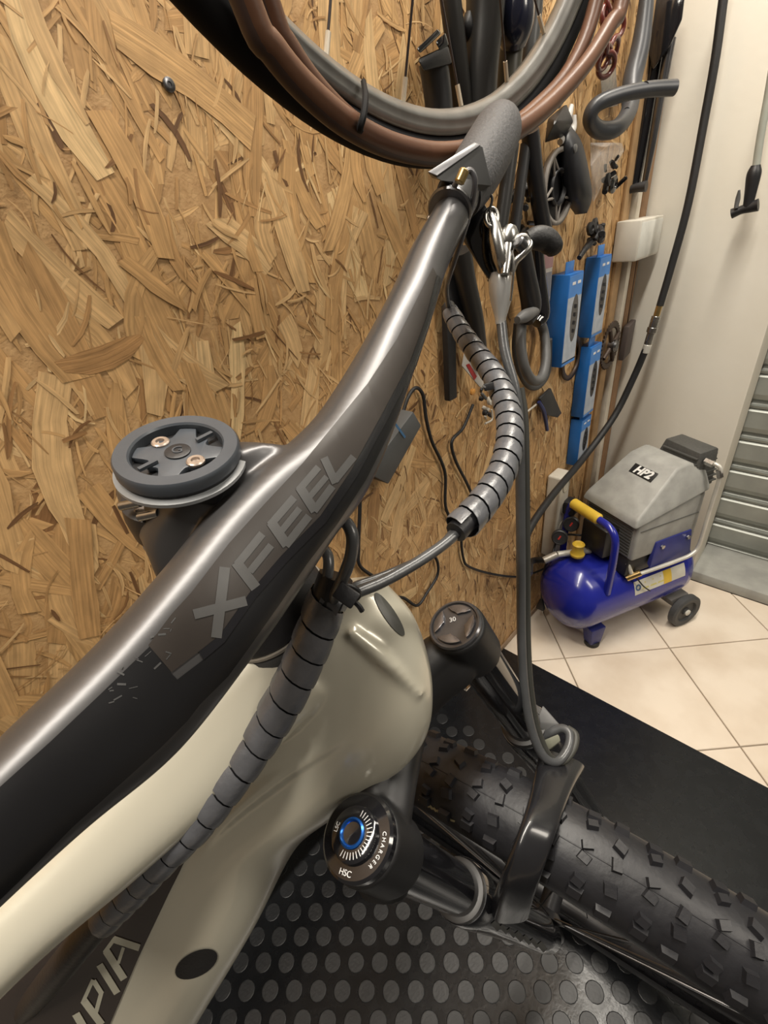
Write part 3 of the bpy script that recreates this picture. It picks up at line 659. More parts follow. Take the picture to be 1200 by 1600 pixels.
tube('shift_cable', pxs([(715, 822, .262), (680, 862, .258), (636, 884, .250), (590, 903, .242), (556, 915, .236), (530, 930, .234)]), .0022, cable_m, bike, 12)
tube('brake_hose', pxs([(500, 845, .225), (518, 822, .217), (538, 815, .210), (550, 835, .207), (549, 865, .209), (540, 893, .213), (526, 925, .222), (512, 965, .236)]), .0029, cable_m, bike, 14)
tube('brake_hose', pxs([(485, 862, .238), (500, 856, .232), (512, 868, .228), (513, 890, .226), (508, 915, .228), (503, 950, .234)]), .0027, cable_m, bike, 14)
box('zip_tie', basis(at(541, 930, .214), (IMR*.8+IMD*.55), -ray(541, 928)), .0105, .0080, .0055, black_plastic, bike, .0008)
mobj('zip_tie', *g_tube([at(541, 928, .226)+(IMR*math.cos(t)*.0062+IMD*math.sin(t)*.0045)+VIEW*.003*math.sin(t) for t in np.linspace(0, 2*PI, 14)[:-1]], .0013, 6, 2, closed=True), black_plastic, bike)
tube('zip_tie_tail', pxs([(548, 935, .217), (560, 946, .215), (566, 955, .216)]), .0013, black_plastic, bike, 6)
tube('cable_collar', pxs([(502, 934, .229), (532, 948, .229)]), .0052, wrap_m, bike, 12, 1)
# long hoses down to the fork
hp = [(783, 503, .345), (789, 550, .345), (804, 606, .345), (811, 660, .350), (813, 760, .358), (814, 880, .368), (815, 1000, .378), (820, 1080, .384), (831, 1140, .388), (848, 1180, .390), (870, 1190, .394), (887, 1170, .402), (890, 1148, .410), (878, 1138, .416), (858, 1146, .420), (842, 1158, .424)]
tube('front_brake_hose', pxs(hp), .0037, cable_m, bike, 14, 6)
tube('front_brake_hose', pxs([(x+9, y, d+.003) for x, y, d in hp[2:-2]]), .0030, mat('dull_hose', (.035, .035, .03), .5), bike, 12, 6)
# --- far end of the bar: clamp, pod, lever
tube('grip', pxs([(716, 308, .304), (735, 282, .316), (755, 248, .330), (768, 224, .340), (777, 206, .348), (782, 194, .354)]), [.0150, .0172, .0182, .0180, .0174, .0150], mat('grip_rubber', (.05, .05, .054), .62, bump=.6, scale=300, bscale=500), bike, 32, 8)
cb = at(703, 328, .292); ca = at(728, 282, .308); 
cl = cyl('lever_clamp', cb, cb.lerp(ca, .62), .0132, black_satin, bike, 36, bev=.002)
cyl('clamp_ring', cb-(ca-cb)*.06, cb.lerp(ca, .04), .0140, dark_steel, cl, 36, bev=.001)
hull('control_pod', [at(669, 270, .272), at(742, 224, .288), at(754, 230, .290), at(768, 290, .298), at(748, 300, .296), at(690, 282, .276), at(675, 278, .290), at(744, 232, .310), at(758, 290, .312)], mat('pod_black', (.012, .012, .013), .35), bike, .0)
slab('pod_face', [at(669, 268, .2705), at(741, 222, .2865), at(751, 226, .2875), at(683, 274, .2715)], VIEW*.0012, mat('pod_face', (.16, .16, .17), .3, scale=60), bike, .0003)
cyl('brass_bolt', at(717, 286, .272), at(726, 265, .270), .0030, brass, bike, 14, bev=.0006)
tube('shift_cable', pxs([(705, 300, .285), (718, 278, .274), (734, 266, .274), (742, 285, .278), (736, 325, .288), (722, 372, .300), (706, 420, .318), (698, 448, .345), (700, 478, .372)]), .0017, mat('shiny_housing', (.10, .10, .11), .22), bike, 12)
tube('wire_bail', pxs([(748, 283, .315), (764, 300, .315), (769, 312, .315), (764, 330, .316)]), .0009, dark_steel, bike, 6)
lev = hull('brake_lever_body', [at(716, 330, .325), at(748, 300, .325), at(762, 330, .325), at(788, 375, .330), at(782, 432, .335), at(764, 440, .335), at(742, 400, .33), at(722, 375, .33), at(735, 330, .345), at(775, 420, .35), at(745, 390, .35)], black_gloss, bike, .002)
tube('lever_blade', pxs([(765, 338, .322), (772, 352, .320), (775, 372, .320), (780, 400, .322), (784, 424, .328)]), [.0045, .0040, .0050, .0048, .0030], steel, lev, 14)
tube('pivot_ring', [at(768, 340, .318)+(IMR*math.cos(t)+IMD*1.5*math.sin(t))*.0042 for t in np.linspace(0, 2*PI, 13)[:-1]], .0014, steel, lev, 8, 3, closed=True)
lathe('adjuster_barrel', basis(at(793, 384, .325), IMR, IMR*.1-IMD), [(.0030, -.020), (.0042, -.010), (.0045, 0), (.0062, .002), (.0068, .008), (.0050, .012), (.0020, .013)], steel, lev, 20)
tube('lever_arm', pxs([(789, 362, .325), (796, 368, .322), (804, 378, .322), (812, 372, .322), (822, 372, .322), (828, 382, .322), (818, 396, .322), (806, 408, .324), (800, 425, .328)]), [.0030, .0022, .0026, .0030, .0026, .0026, .0024, .0024, .0020], steel, lev, 12)
tube('wire_spring', pxs([(800, 392, .322), (803, 412, .322), (801, 440, .325), (798, 470, .33)]), .0008, steel, lev, 6)
cyl('barrel_end', at(808, 376, .318), at(822, 392, .325), .0042, dark_steel, lev, 16, bev=.001)
tube('lever_tip', pxs([(824, 376, .325), (838, 372, .325), (852, 374, .327), (863, 384, .330), (866, 392, .333)]), [.0060, .0075, .0078, .0072, .0055], black_rubber, lev, 20)
lathe('hose_boot', basis(at(782, 506, .345), IMR, (at(783, 434, .335)-at(782, 506, .345))), [(.0036, 0), (.0040, .004), (.0070, .014), (.0085, .022), (.0088, .030), (.0070, .034)], mat('clear_boot', (.62, .62, .61), .2, alpha=.6, metal=.2), lev, 24)
lathe('hose_nut', basis(at(782, 495, .344), IMR, (at(783, 434, .335)-at(782, 495, .344))), [(.003, 0), (.0038, .004), (.0048, .010), (.0062, .012), (.0064, .022), (.005, .027)], steel, lev, 20)
cyl('silver_bolt', at(670, 345, .300), at(676, 332, .300), .0022, steel, bike, 12)
box('zip_tie', basis(at(764, 604, .322), IMR-IMD*.2, -ray(764, 604)), .007, .005, .004, black_plastic, bike, .0006)
tube('zip_tie_tail', pxs([(762, 606, .322), (754, 604, .321)]), .0011, mid_grey, bike, 6)
# =================================================================== AIR COMPRESSOR
_a = math.radians(64); cO = Vector((-.347, 1.07, 0)); cS = Vector((math.cos(_a), math.sin(_a), 0)); cL_ = Vector((math.sin(_a), -math.cos(_a), 0)); cZ = Vector((0, 0, 1))
def cp(s_, l, z): return cO+cS*s_+cL_*l+cZ*z
comp = thing('air_compressor', 'blue air compressor with grey motor cover and yellow grip on the tiles by the wall', 'compressor', cp(.1, 0, 0))
blue = mat('blue_enamel', (.012, .018, .25), .25, coat=.4, scale=12, col2=(.010, .015, .21)); blue2 = mat('blue_bracket', (.025, .03, .17), .4, scale=30)
grey_c = mat('grey_cover', (.33, .33, .31), .5, scale=30, bump=.1); yellow = mat('yellow_plastic', (.70, .47, .05), .45, scale=30)
TB = basis(cp(-.045, 0, .165), cZ, cS)
dome = [(.001, -.060), (.03, -.058), (.06, -.048), (.085, -.030), (.098, -.010), (.102, .010)]
lathe('tank', TB, dome+[(.102, .32)]+[(r, .33+(.0-z)) for r, z in dome[::-1]], blue, comp, 48)
for l in (.060, -.060):
    hull('front_foot', [cp(.0+a, l+b, .075) for a in (-.02, .03) for b in (-.02, .02)]+[cp(.005+a, l+b, .012) for a in (-.016, .02) for b in (-.016, .016)], blue2, comp, .004)
    cyl('rubber_foot', cp(.007, l, 0), cp(.007, l, .016), .021, black_rubber, comp, 20, bev=.003)
for l, sg in ((.112, 1), (-.112, -1)):
    cw = cp(.285, l, .052); wb = basis(cw-cL_*.012*sg, cZ, cL_*sg)
    wh = lathe('wheel', wb, [(.046, 0), (.052, .004), (.052, .020), (.046, .024), (.034, .022), (.032, .016), (.012, .016), (.012, .022), (.004, .023)], mat('wheel_grey', (.055, .055, .055), .6, scale=40), comp, 36)
    lathe('axle_cap', wb, [(.009, .020), (.009, .026), (.005, .028)], mat('axle_cap', (.6, .58, .52), .4, scale=40), wh, 16)
hull('wheel_bracket', [cp(.25+a, b, .085) for a in (0, .07) for b in (-.09, .09)]+[cp(.275+a, b, .045) for a in (0, .025) for b in (-.098, .098)], mat('bracket_grey', (.16, .15, .14), .5), comp, .003)
# handle arch and grip
tube('handle', [cp(.0, .085, .215), cp(0, .085, .33), cp(0, .078, .385), cp(0, .055, .405), cp(0, .02, .408), cp(0, -.06, .408), cp(0, -.085, .385), cp(0, -.09, .33), cp(0, -.09, .22)], .0095, blue, comp, 16)
gp = cyl('grip', cp(0, .022, .408), cp(0, -.075, .408), .0145, yellow, comp, 24, bev=.004)
# motor cover
lowc = [cp(.060, -.085, .295), cp(.060, .088, .295), cp(.27, .088, .295), cp(.27, -.085, .295)]
topc = [cp(.060, -.085, .405), cp(.060, .088, .405), cp(.27, .088, .445), cp(.27, -.085, .445)]
hull('motor_cover', lowc+topc, grey_c, comp, .008, 3)
hood = hull('cover_hood', [cp(.045, -.092, .402), cp(.045, .094, .402), cp(.275, .094, .450), cp(.275, -.092, .450), cp(.052, -.088, .424), cp(.052, .088, .424), cp(.090, .070, .445), cp(.175, .066, .522), cp(.215, .066, .528), cp(.215, -.070, .528), cp(.165, -.070, .520), cp(.08, -.078, .440), cp(.27, .07, .50), cp(.27, -.07, .50)], grey_c, comp, .006, 3)
for k in range(11):
    box('vent_slat', basis(cp(.0585, .0, .307+k*.0088), cL_, cZ), .150, .006, .0035, mat('vent_dark', (.10, .10, .095), .6), comp)
box('side_seam', basis(cp(.165, .0885, .385), cS, cZ), .19, .002, .002, mat('vent_dark', (0, 0, 0)), comp)
hull('mount_bracket', [cp(.13, .085, .335), cp(.25, .085, .335), cp(.26, .085, .27), cp(.12, .085, .27), cp(.12, .098, .255), cp(.26, .098, .255), cp(.25, .092, .335), cp(.13, .092, .335)], blue2, comp, .002)
for s_ in (.15, .238): cyl('bolt_head', cp(s_, .094, .318), cp(s_, .099, .318), .006, steel, comp, 6)
hull('motor_base', [cp(.05, -.075, .25), cp(.27, -.075, .25), cp(.27, .085, .25), cp(.05, .085, .25), cp(.06, -.07, .30), cp(.27, -.07, .30), cp(.27, .08, .30), cp(.06, .08, .30)], black_plastic, comp, .003)
# badge
p0 = Vector(cp(.138, 0, 0)); nh = (cp(.165, -.070, .520)-cp(.08, -.078, .440)).normalized(); nn = nh.cross(cL_); nn = nn if nn.z > 0 else -nn
bc = cp(.138, .005, .4948)+nn*.0018
bdg = box('badge', basis(bc, cL_, nn), .070, .027, .0016, mat('badge_black', (.015, .015, .015), .4), comp, .0004)
text('badge_text', 'HP2', basis(bc+nn*.001, cL_, nn), .029, mat('badge_white', (.8, .8, .78), .5), bdg, bold=.0012, shear=.25)
# cylinder head
hd = hull('cylinder_head', [cp(.225, -.06, .45), cp(.30, -.06, .45), cp(.30, .075, .45), cp(.225, .075, .45), cp(.235, -.03, .552), cp(.29, -.03, .552), cp(.295, .070, .548), cp(.235, .070, .548)], mat('head_dark', (.09, .09, .085), .5, metal=.3, scale=200, bump=.4), comp, .003)
for k in range(6): box('cooling_fin', basis(cp(.262, .02, .463+k*.014), cL_, cZ), .118-k*.004, .085-k*.003, .003, mat('head_dark', (0, 0, 0)), hd)
tube('outlet_pipe', [cp(.255, .080, .525), cp(.262, .105, .520), cp(.264, .112, .49), cp(.262, .113, .40), cp(.262, .113, .30), cp(.245, .113, .272), cp(.20, .108, .262), cp(.13, .103, .258), cp(.085, .098, .255)], .0052, mat('pipe_pale', (.62, .60, .54), .35, metal=.3), comp, 12)
cyl('pipe_nut', cp(.252, .074, .526), cp(.255, .094, .524), .009, steel, comp, 6); cyl('pipe_nut', cp(.262, .106, .512), cp(.264, .112, .495), .008, steel, comp, 6)
vlv = cyl('check_valve', cp(.062, .082, .238), cp(.090, .098, .258), .009, brass, comp, 12, bev=.001); cyl('valve_stem', cp(.075, .088, .245), cp(.062, .075, .285), .006, mat('pipe_pale', (0, 0, 0)), vlv, 10)
tube('drain_wire', [cp(.078, .09, .25), cp(.10, .105, .215), cp(.125, .11, .19)], .0018, black_rubber, comp, 6)
# pressure switch, regulator, gauges
hull('pressure_switch', [cp(.012+a, -.045+b, z) for a in (0, .045) for b in (0, .085) for z in (.29, .375)], black_plastic, comp, .006)
cyl('red_knob', cp(.03, .018, .375), cp(.03, .018, .388), .009, mat('red_plastic', (.55, .04, .03), .4), comp, 16, bev=.002)
lathe('regulator_knob', basis(cp(-.022, -.012, .283), cS, cZ), [(.018, 0), (.019, .006), (.015, .012), (.014, .028), (.016, .036), (.013, .039), (.010, .036)], yellow, comp, 20)
cyl('manifold', cp(.03, -.02, .275), cp(-.06, -.045, .277), .009, mat('pipe_pale', (0, 0, 0)), comp, 14, bev=.001)
for s_, l, z in ((-.045, -.060, .318), (-.005, -.066, .345)):
    d = (CAM-cp(s_, l, z)); d = (Vector((d.x, d.y, d.z*.5))).normalized()
    g = lathe('pressure_gauge', basis(cp(s_, l, z)-d*.008, cZ, d), [(.016, -.012), (.021, -.008), (.021, .006), (.018, .008), (.017, .006), (.0, .006)], dark_grey, comp, 28, cap=False)
    box('gauge_needle', basis(cp(s_, l, z)-d*.0015, cZ+cL_*.6, d), .012, .004, .0006, mat('red_plastic', (0, 0, 0)), g)
cyl('hose_tail', cp(-.06, -.045, .277), cp(-.095, -.055, .262), .0105, mat('fitting_pale', (.55, .52, .46), .35, metal=.6), comp, 12, bev=.001)
# sticker strip wrapped on the tank
def tank_pt(s_, ang, r=.1026): return cp(s_, r*math.sin(ang), .165+r*math.cos(ang))
def decal_tank(name, s0, s1, a0, a1, m, parent, r=.1026):
    V = [tank_pt(s0+(s1-s0)*i/6, a0+(a1-a0)*j/6, r) for i in range(7) for j in range(7)]
    return mobj(name, V, [(i*7+j, (i+1)*7+j, (i+1)*7+j+1, i*7+j+1) for i in range(6) for j in range(6)], m, parent)
stk = decal_tank('warning_label', .085, .262, 1.02, 1.40, mat('label_white', (.66, .64, .56), .45), comp)
decal_tank('yellow_patch', .185, .213, 1.02, 1.40, yellow, stk, .1029)
for k, s_ in enumerate((.110, .137, .163)):
    c0 = tank_pt(s_, 1.30, .1029); c1 = tank_pt(s_+.024, 1.30, .1029); c2 = tank_pt(s_+.012, 1.09, .1031); mobj('warning_triangle', [c0, c1, c2], [(0, 1, 2)], mat('pale_yellow', (.62, .55, .20), .5), stk)
c0 = tank_pt(.097, 1.2, .1030); nrm = (c0-cp(.097, 0, .165)).normalized(); lathe('round_mark', basis(c0, cS, nrm), [(.009, 0), (.009, .0003), (.0045, .0003), (.0045, 0)], mat('mark_blue', (.06, .12, .25), .5), stk, 24, cap=False)
# mains lead
pl = [cp(.02, -.05, .30), cp(-.02, -.09, .30), cp(-.07, -.10, .24), at(858, 878, 1.30)]
pg = ony(845, 960, 1.03)
mains = tube('mains_cable', [cp(.03, -.045, .31), cp(-.02, -.085, .30), ony(862, 868, 1.04), ony(852, 885, 1.035), ony(848, 905, 1.03), ony(846, 940, 1.03)], .0030, black_rubber, None, 8)
tag(mains, 'short black mains lead with two-pin plug hanging from the blue compressor', 'cable')
plg = hull('plug', [ony(846, 936, 1.03)+Vector(v) for v in ((-.004, -.004, 0), (.004, -.004, 0), (.004, .004, 0), (-.004, .004, 0), (-.012, -.006, -.030), (.012, -.006, -.030), (.012, .006, -.030), (-.012, .006, -.030), (-.012, -.006, -.04), (.012, .006, -.04), (.012, -.006, -.04), (-.012, .006, -.04))], black_plastic, mains, .002)
for sx in (-.007, .007): q = ony(846, 936, 1.03)+Vector((sx, 0, -.038)); cyl('pin', q, q+Vector((0, 0, -.014)), .002, steel, mains, 10)

# =================================================================== AIR HOSES
def one(o, label, cat, group=None): return tag(o, label, cat, group)
hz = [ony(1140, -60, 1.42), ony(1130, 0, 1.42), ony(1118, 90, 1.42), ony(1100, 190, 1.42), ony(1075, 320, 1.41), ony(1048, 420, 1.40), ony(1031, 478, 1.39)]
hose = thing('air_hose', 'black air hose hanging in front of the white wall with a metal coupler', 'hose', ony(1031, 478, 1.39))
tube('upper_hose', hz, .0085, black_rubber, hose, 16)
c_ = [ony(1031, 476, 1.39), ony(1022, 512, 1.385), ony(1010, 545, 1.38)]
for a, b, r_, m_ in ((0, .25, .0075, brass), (.25, .5, .0105, steel), (.5, .62, .0125, steel), (.62, .9, .0095, steel), (.9, 1.1, .0100, mat('pipe_pale', (0, 0, 0)))):
    cyl('coupler', c_[0].lerp(c_[2], a), c_[0].lerp(c_[2], b), r_, m_, hose, 12, bev=.001)
hz2 = [ony(1011, 541, 1.38), ony(990, 590, 1.37), ony(960, 650, 1.33), onx(915, 712, -.44), onx(868, 768, -.43), onx(836, 812, -.42), onx(818, 848, -.41), onx(812, 878, -.40), onx(826, 896, -.395), cp(-.12, -.075, .255), cp(-.09, -.053, .265)]
tube('lower_hose', hz2, .0088, black_rubber, hose, 16)
pump = thing('pump_head', 'black floor pump head hanging on a clear hose by the white wall', 'pump', ony(1170, 300, 1.40))
tube('clear_hose', [ony(1215, 60, 1.40), ony(1200, 150, 1.40), ony(1189, 210, 1.40), ony(1181, 262, 1.40)], .0070, mat('cloudy_hose', (.45, .47, .42), .3, trans=.3), pump, 14)
tube('handle', [ony(1181, 258, 1.40), ony(1178, 272, 1.40), ony(1173, 300, 1.40), ony(1168, 325, 1.40)], [.0085, .013, .011, .009], black_plastic, pump, 16)
tube('nozzle', [ony(1143, 334, 1.40), ony(1158, 328, 1.40), ony(1172, 324, 1.40), ony(1185, 320, 1.40)], [.010, .0085, .010, .0120], black_plastic, pump, 16)
tube('lock_lever', [ony(1150, 325, 1.39), ony(1153, 310, 1.39), ony(1155, 297, 1.385)], [.004, .0045, .002], mid_grey, pump, 10)

# =================================================================== THINGS ON THE BOARD WALL
XV = Vector((1, 0, 0)); YV = Vector((0, 1, 0))
# hanging wheel
whl = thing('bicycle_wheel', 'grey rimmed spoked wheel with black tyre hanging above the bar', 'wheel', (-.31, .405, 1.477))
HB = basis((-.31, .405, 1.477), YV, XV)
rimg = mat('rim_grey', (.22, .217, .205), .35, metal=.4, scale=40, rvar=.05)
mobj('rim', *g_revolve(HB, [(.322, -.011), (.314, -.012), (.309, -.010), (.304, -.006), (.3025, 0), (.304, .006), (.309, .010), (.312, .0112), (.3125, .0108), (.317, .0118), (.322, .011), (.322, -.011)], 140), rimg, whl)
mobj('tyre', *g_revolve(HB, [(.331+.0125*math.cos(t), .0125*math.sin(t)) for t in np.linspace(-PI, PI, 20)], 140), mat('matt_black_tyre', (.008, .008, .009), .8, spec=.15, scale=60), whl)
lathe('hub', HB @ T3(0, 0, -.05), [(.007, 0), (.007, .01), (.020, .014), (.012, .02), (.012, .08), (.020, .086), (.007, .09), (.007, .1)], black_satin, whl, 30)
for k in range(24):
    a = 2*PI*(k+.5)/24+.02; sg = 1 if k % 2 else -1; a0 = a+(1.2 if k % 4 < 2 else -1.2)
    P0 = HB @ Vector((.019*math.cos(a0), .019*math.sin(a0), sg*.034)); P1 = HB @ Vector((.3025*math.cos(a), .3025*math.sin(a), 0)); sp_ = cyl('spoke', P0, P1, .0010, mat('spoke_black', (.03, .02, .02), .4), whl, 6)
    cyl('nipple', P1, P1.lerp(P0, .05), .0020, mat('nipple_pale', (.6, .52, .40), .4), sp_, 8)
brown = mat('tan_sidewall', (.115, .052, .027), .40, col2=(.085, .036, .019), scale=12, bump=.15, bscale=120, spec=.4); brown_d = mat('dark_tread', (.045, .022, .015), .5, scale=20)
def hung_tyre(px, x, r, label):
    P = [onx(a, b, x) for a, b in px]; l, r_ = P[0], P[-1]; c = (l+r_)/2; w_ = (r_-l)/2; up = Vector((0, 0, 1))
    P += [r_+up*.10+w_*.12, r_+up*.22+w_*.02, c+up*.38+w_*.55, c+up*.42, c+up*.38-w_*.55, l+up*.22-w_*.02, l+up*.10-w_*.12]
    ctr = c+up*.08
    t = tube('spare_tyre', P, r, brown, None, 20, 5, closed=True)
    P2 = [p+(p-ctr).normalized()*r*.32 for p in P]; tube('tread', P2, r*.80, brown_d, t, 16, 5, closed=True); return t
one(hung_tyre([(384, 0), (427, 78), (484, 144), (550, 197), (622, 230), (695, 240), (772, 222), (846, 174), (912, 104), (954, 38), (972, 0)], -.262, .0074, ''), 'tan brown tyre, frontmost of the two hung around the grey wheel', 'tyre')
one(hung_tyre([(416, 0), (450, 78), (500, 146), (560, 200), (628, 230), (700, 238), (768, 219), (832, 174), (892, 106), (932, 0)], -.282, .0072, ''), 'tan brown tyre tucked behind the front one, closer to the rim', 'tyre')
one(tube('zip_tie', [onx(568, 128, -.295), onx(571, 150, -.262), onx(568, 180, -.250), onx(562, 203, -.253), onx(572, 196, -.27)], .0020, mat('matt_black_tyre', (0, 0, 0)), None, 6), 'black strap tying the tan tyres to the grey rim', 'strap')

def wtube(name, pts, r, m, label, cat, n=16, group=None): return one(tube(name, [onx(*p) for p in pts], r, m, None, n), label, cat, group)
# inside and behind the wheel
t = thing('bike_seatpost', 'short black seatpost with tilted clamp, left of the tubes behind the wheel', 'seatpost', onx(680, 120, -.46))
tube('post', [onx(676, 95, -.44), onx(683, 140, -.44), onx(690, 215, -.44)], .0165, black_satin, t, 20)
hull('clamp_head', [onx(x, y, xx) for x, y in ((652, 92), (700, 70), (707, 100), (662, 112)) for xx in (-.46, -.42)], black_plastic, t, .003)
hull('clamp_plate', [onx(x, y, xx) for x, y in ((650, 76), (684, 44), (690, 52), (656, 84)) for xx in (-.46, -.415)], black_gloss, t, .002)
hull('clamp_plate', [onx(x, y, xx) for x, y in ((680, 66), (696, 50), (702, 70), (688, 80)) for xx in (-.46, -.42)], black_gloss, t, .002)
wtube('fork_leg_tube', [(700, -60, -.45), (704, 0, -.45), (717, 110, -.45), (730, 230, -.45)], .0125, mat('tube_dark', (.022, .021, .020), .4), 'slim dark grey tube hanging just right of the clamped seatpost', 'tube')
t = thing('suspension_fork', 'wide dark fork leg with knob hanging behind the wheel spokes', 'fork', onx(757, 60, -.46))
tube('leg', [onx(760, -60, -.44), onx(758, 20, -.44), onx(752, 110, -.44), onx(750, 215, -.44)], [.024, .023, .021, .019], mat('tube_dark', (0, 0, 0)), t, 24)
tube('side_knob', [onx(734, 22, -.45), onx(731, 45, -.45), onx(737, 68, -.45)], [.006, .0085, .006], black_plastic, t, 12)
t = thing('rear_shock', 'black rear shock with reservoir, inside the wheel to the right', 'shock absorber', onx(800, 40, -.45))
tube('reservoir', [onx(808, -30, -.435), onx(806, 0, -.43), onx(804, 40, -.43), onx(802, 72, -.435)], [.022, .0235, .0235, .016], mat('blueblack', (.012, .014, .03), .22, coat=.5), t, 24)
tube('shaft', [onx(800, 60, -.44), onx(796, 110, -.44), onx(792, 170, -.44)], .0155, mat('olive_dark', (.06, .055, .04), .4), t, 20)
tube('collar', [onx(818, 20, -.45), onx(786, 20, -.45)], .010, mid_grey, t, 12)
wtube('handlebar_tube', [(838, -50, -.45), (834, 20, -.45), (828, 80, -.45), (822, 160, -.45)], .0115, mat('tube_grey', (.05, .05, .048), .4), 'grey tube hanging inside the rim beside the black rear shock', 'tube')
wtube('seat_tube', [(800, 225, -.44), (790, 300, -.44), (776, 400, -.44), (772, 440, -.44)], .0105, mat('tube_dark', (0, 0, 0)), 'dark tube hanging directly below the grip', 'tube')
wtube('seat_tube', [(822, 225, -.45), (812, 300, -.45), (800, 390, -.45)], .0085, dark_grey, 'thin dark tube second to the right below the grip', 'tube')
wtube('crank_tube', [(828, 205, -.445), (838, 290, -.445), (853, 375, -.445)], .0135, mat('tube_sheen', (.022, .022, .025), .3), 'black tube slanting down left of the spoked disc', 'tube')
# bits below: chain tensioner cluster
rnd = random.Random(11)
def cluster(name, label, cat, cx, cy, w_, h_, x, n, mats, seed, zmin=.008, zmax=.02):
    rr = random.Random(seed); t = thing(name, label, cat, onx(cx, cy, WX+.004))
    for k in range(n):
        px = cx+rr.uniform(-w_, w_); py = cy+rr.uniform(-h_, h_); p_ = onx(px, py, x+rr.uniform(-.01, .012)); s_ = rr.uniform(zmin, zmax)
        ax_ = Vector((rr.uniform(-.5, .5), rr.uniform(-1, 1), rr.uniform(-1, 1))).normalized(); m_ = rr.choice(mats)
        if rr.random() < .45: cyl('link_arm', p_-ax_*s_, p_+ax_*s_, s_*.33, m_, t, 10, bev=.001)
        elif rr.random() < .5: lathe('jockey_wheel', basis(p_, YV, XV+ax_*.2), [(s_*.8, -.003), (s_*.85, .003), (s_*.4, .005), (s_*.3, .003)], m_, t, 14)
        else: box('body', basis(p_, ax_, ax_.orthogonal()), s_*1.6, s_, s_*.7, m_, t, .0015)
    return t
cluster('spare_levers', 'cluster of dark levers hanging behind the silver brake lever', 'lever set', 815, 345, 16, 55, -.468, 12, [black_plastic, dark_steel, dark_grey], 5)
cluster('cable_clamp_set', 'small dark clamps on the board behind the near bar tube', 'clamp', 722, 385, 10, 35, -.465, 6, [black_plastic, dark_grey], 8)
# spoked disc
t = thing('spoked_disc', 'grey spoked plastic disc hanging on the board under the tan tyres', 'disc', onx(872, 292, -.46))
dc = onx(872, 293, -.45); dB = basis(dc, YV, XV); pg_ = mat('smoke_plastic', (.22, .20, .18), .35, scale=40)
rD = (onx(872, 234, -.45)-onx(872, 352, -.45)).length/2
mobj('outer_ring', *g_revolve(dB, [(rD-.008, -.004), (rD, -.005), (rD+.001, .004), (rD-.006, .005), (rD-.008, -.004)], 48), pg_, t)
mobj('inner_ring', *g_revolve(dB, [(rD*.42, -.004), (rD*.5, -.004), (rD*.5, .004), (rD*.42, .004), (rD*.42, -.004)], 32), black_plastic, t)
lathe('backing', dB @ T3(0, 0, -.008), [(rD*.95, 0), (rD*.95, .002)], black_plastic, t, 32)
for k in range(10):
    a = 2*PI*k/10; b = a+.3*(1 if k % 2 else -1); cyl('spoke', dB @ Vector((rD*.46*math.cos(a), rD*.46*math.sin(a), .002)), dB @ Vector((rD*.95*math.cos(b), rD*.95*math.sin(b), .003)), .0022, pg_, t, 8)
t = thing('padded_pouch', 'long black padded pouch right of the spoked disc', 'pouch', onx(900, 260, -.46))
v, f_ = g_loft([(onx(885, 196, -.455), YV*.010, XV*.006, 2.2), (onx(892, 225, -.445), YV*.026, XV*.014, 2.6), (onx(899, 270, -.44), YV*.031, XV*.018, 2.8), (onx(905, 310, -.44), YV*.030, XV*.018, 2.8), (onx(908, 334, -.45), YV*.018, XV*.008, 2.4)], 24, 6)
autosmooth(mobj('pouch', v, f_, mat('pouch_black', (.018, .019, .023), .45), t), 60)
lathe('eyelet', basis(onx(898, 232, -.428), YV, XV), [(.006, 0), (.006, .002), (.003, .003)], mid_grey, t, 14)
one(hull('plastic_bag', [onx(x, y, xx) for x, y, xx in ((922, 222, -.47), (972, 222, -.46), (976, 236, -.45), (946, 262, -.44), (934, 300, -.45), (926, 318, -.465), (922, 262, -.45), (938, 240, -.44))], clear_plastic, None, .002), 'crumpled clear plastic bag beside the black pouch', 'bag')
one(hull('clear_case', [onx(x, y, xx) for x, y in ((937, 106), (962, 100), (966, 165), (942, 170)) for xx in (-.476, -.466)], mat('case_clear', (.25, .25, .23), .15, alpha=.5), None, .001), 'clear plastic blister case behind the drop bar', 'case')
white_s = mat('white_strip', (.55, .53, .50), .5)
t = thing('white_bracket', 'forked white plastic bracket glimpsed behind the tan tyres', 'bracket', onx(880, 180, -.46))
for pts in ([(905, 95), (890, 130), (872, 165)], [(893, 165), (886, 185), (872, 200)], [(897, 180), (893, 205), (875, 222)]):
    tube('strip', [onx(a, b, -.45) for a, b in pts], [.004, .007, .005], white_s, t, 10)
one(hull('black_holster', [onx(x, y, xx) for x, y, xx in ((855, 185, -.46), (885, 160, -.45), (897, 190, -.44), (882, 215, -.45), (850, 225, -.455), (868, 190, -.43))], black_plastic, None, .003), 'black holster hooked on the white bracket', 'holster')
# cable locks, dark red
t = thing('coiled_lock', 'dark red coiled cable lock high on the board, left of the drop bar', 'lock', onx(955, 60, -.46))
for k in range(9):
    c0 = onx(950+rnd.uniform(-8, 14), 5+k*12, -.445); B_ = basis(c0, YV, XV+Vector((0, rnd.uniform(-.5, .5), rnd.uniform(-.4, .4)))); 
    tube('coil', [B_ @ Vector((.020*math.cos(q_), .016*math.sin(q_), .002)) for q_ in np.linspace(0, 2*PI, 9)[:-1]], .0042, mat('dark_red', (.12, .02, .015), .3, coat=.4), t, 8, 3, closed=True)
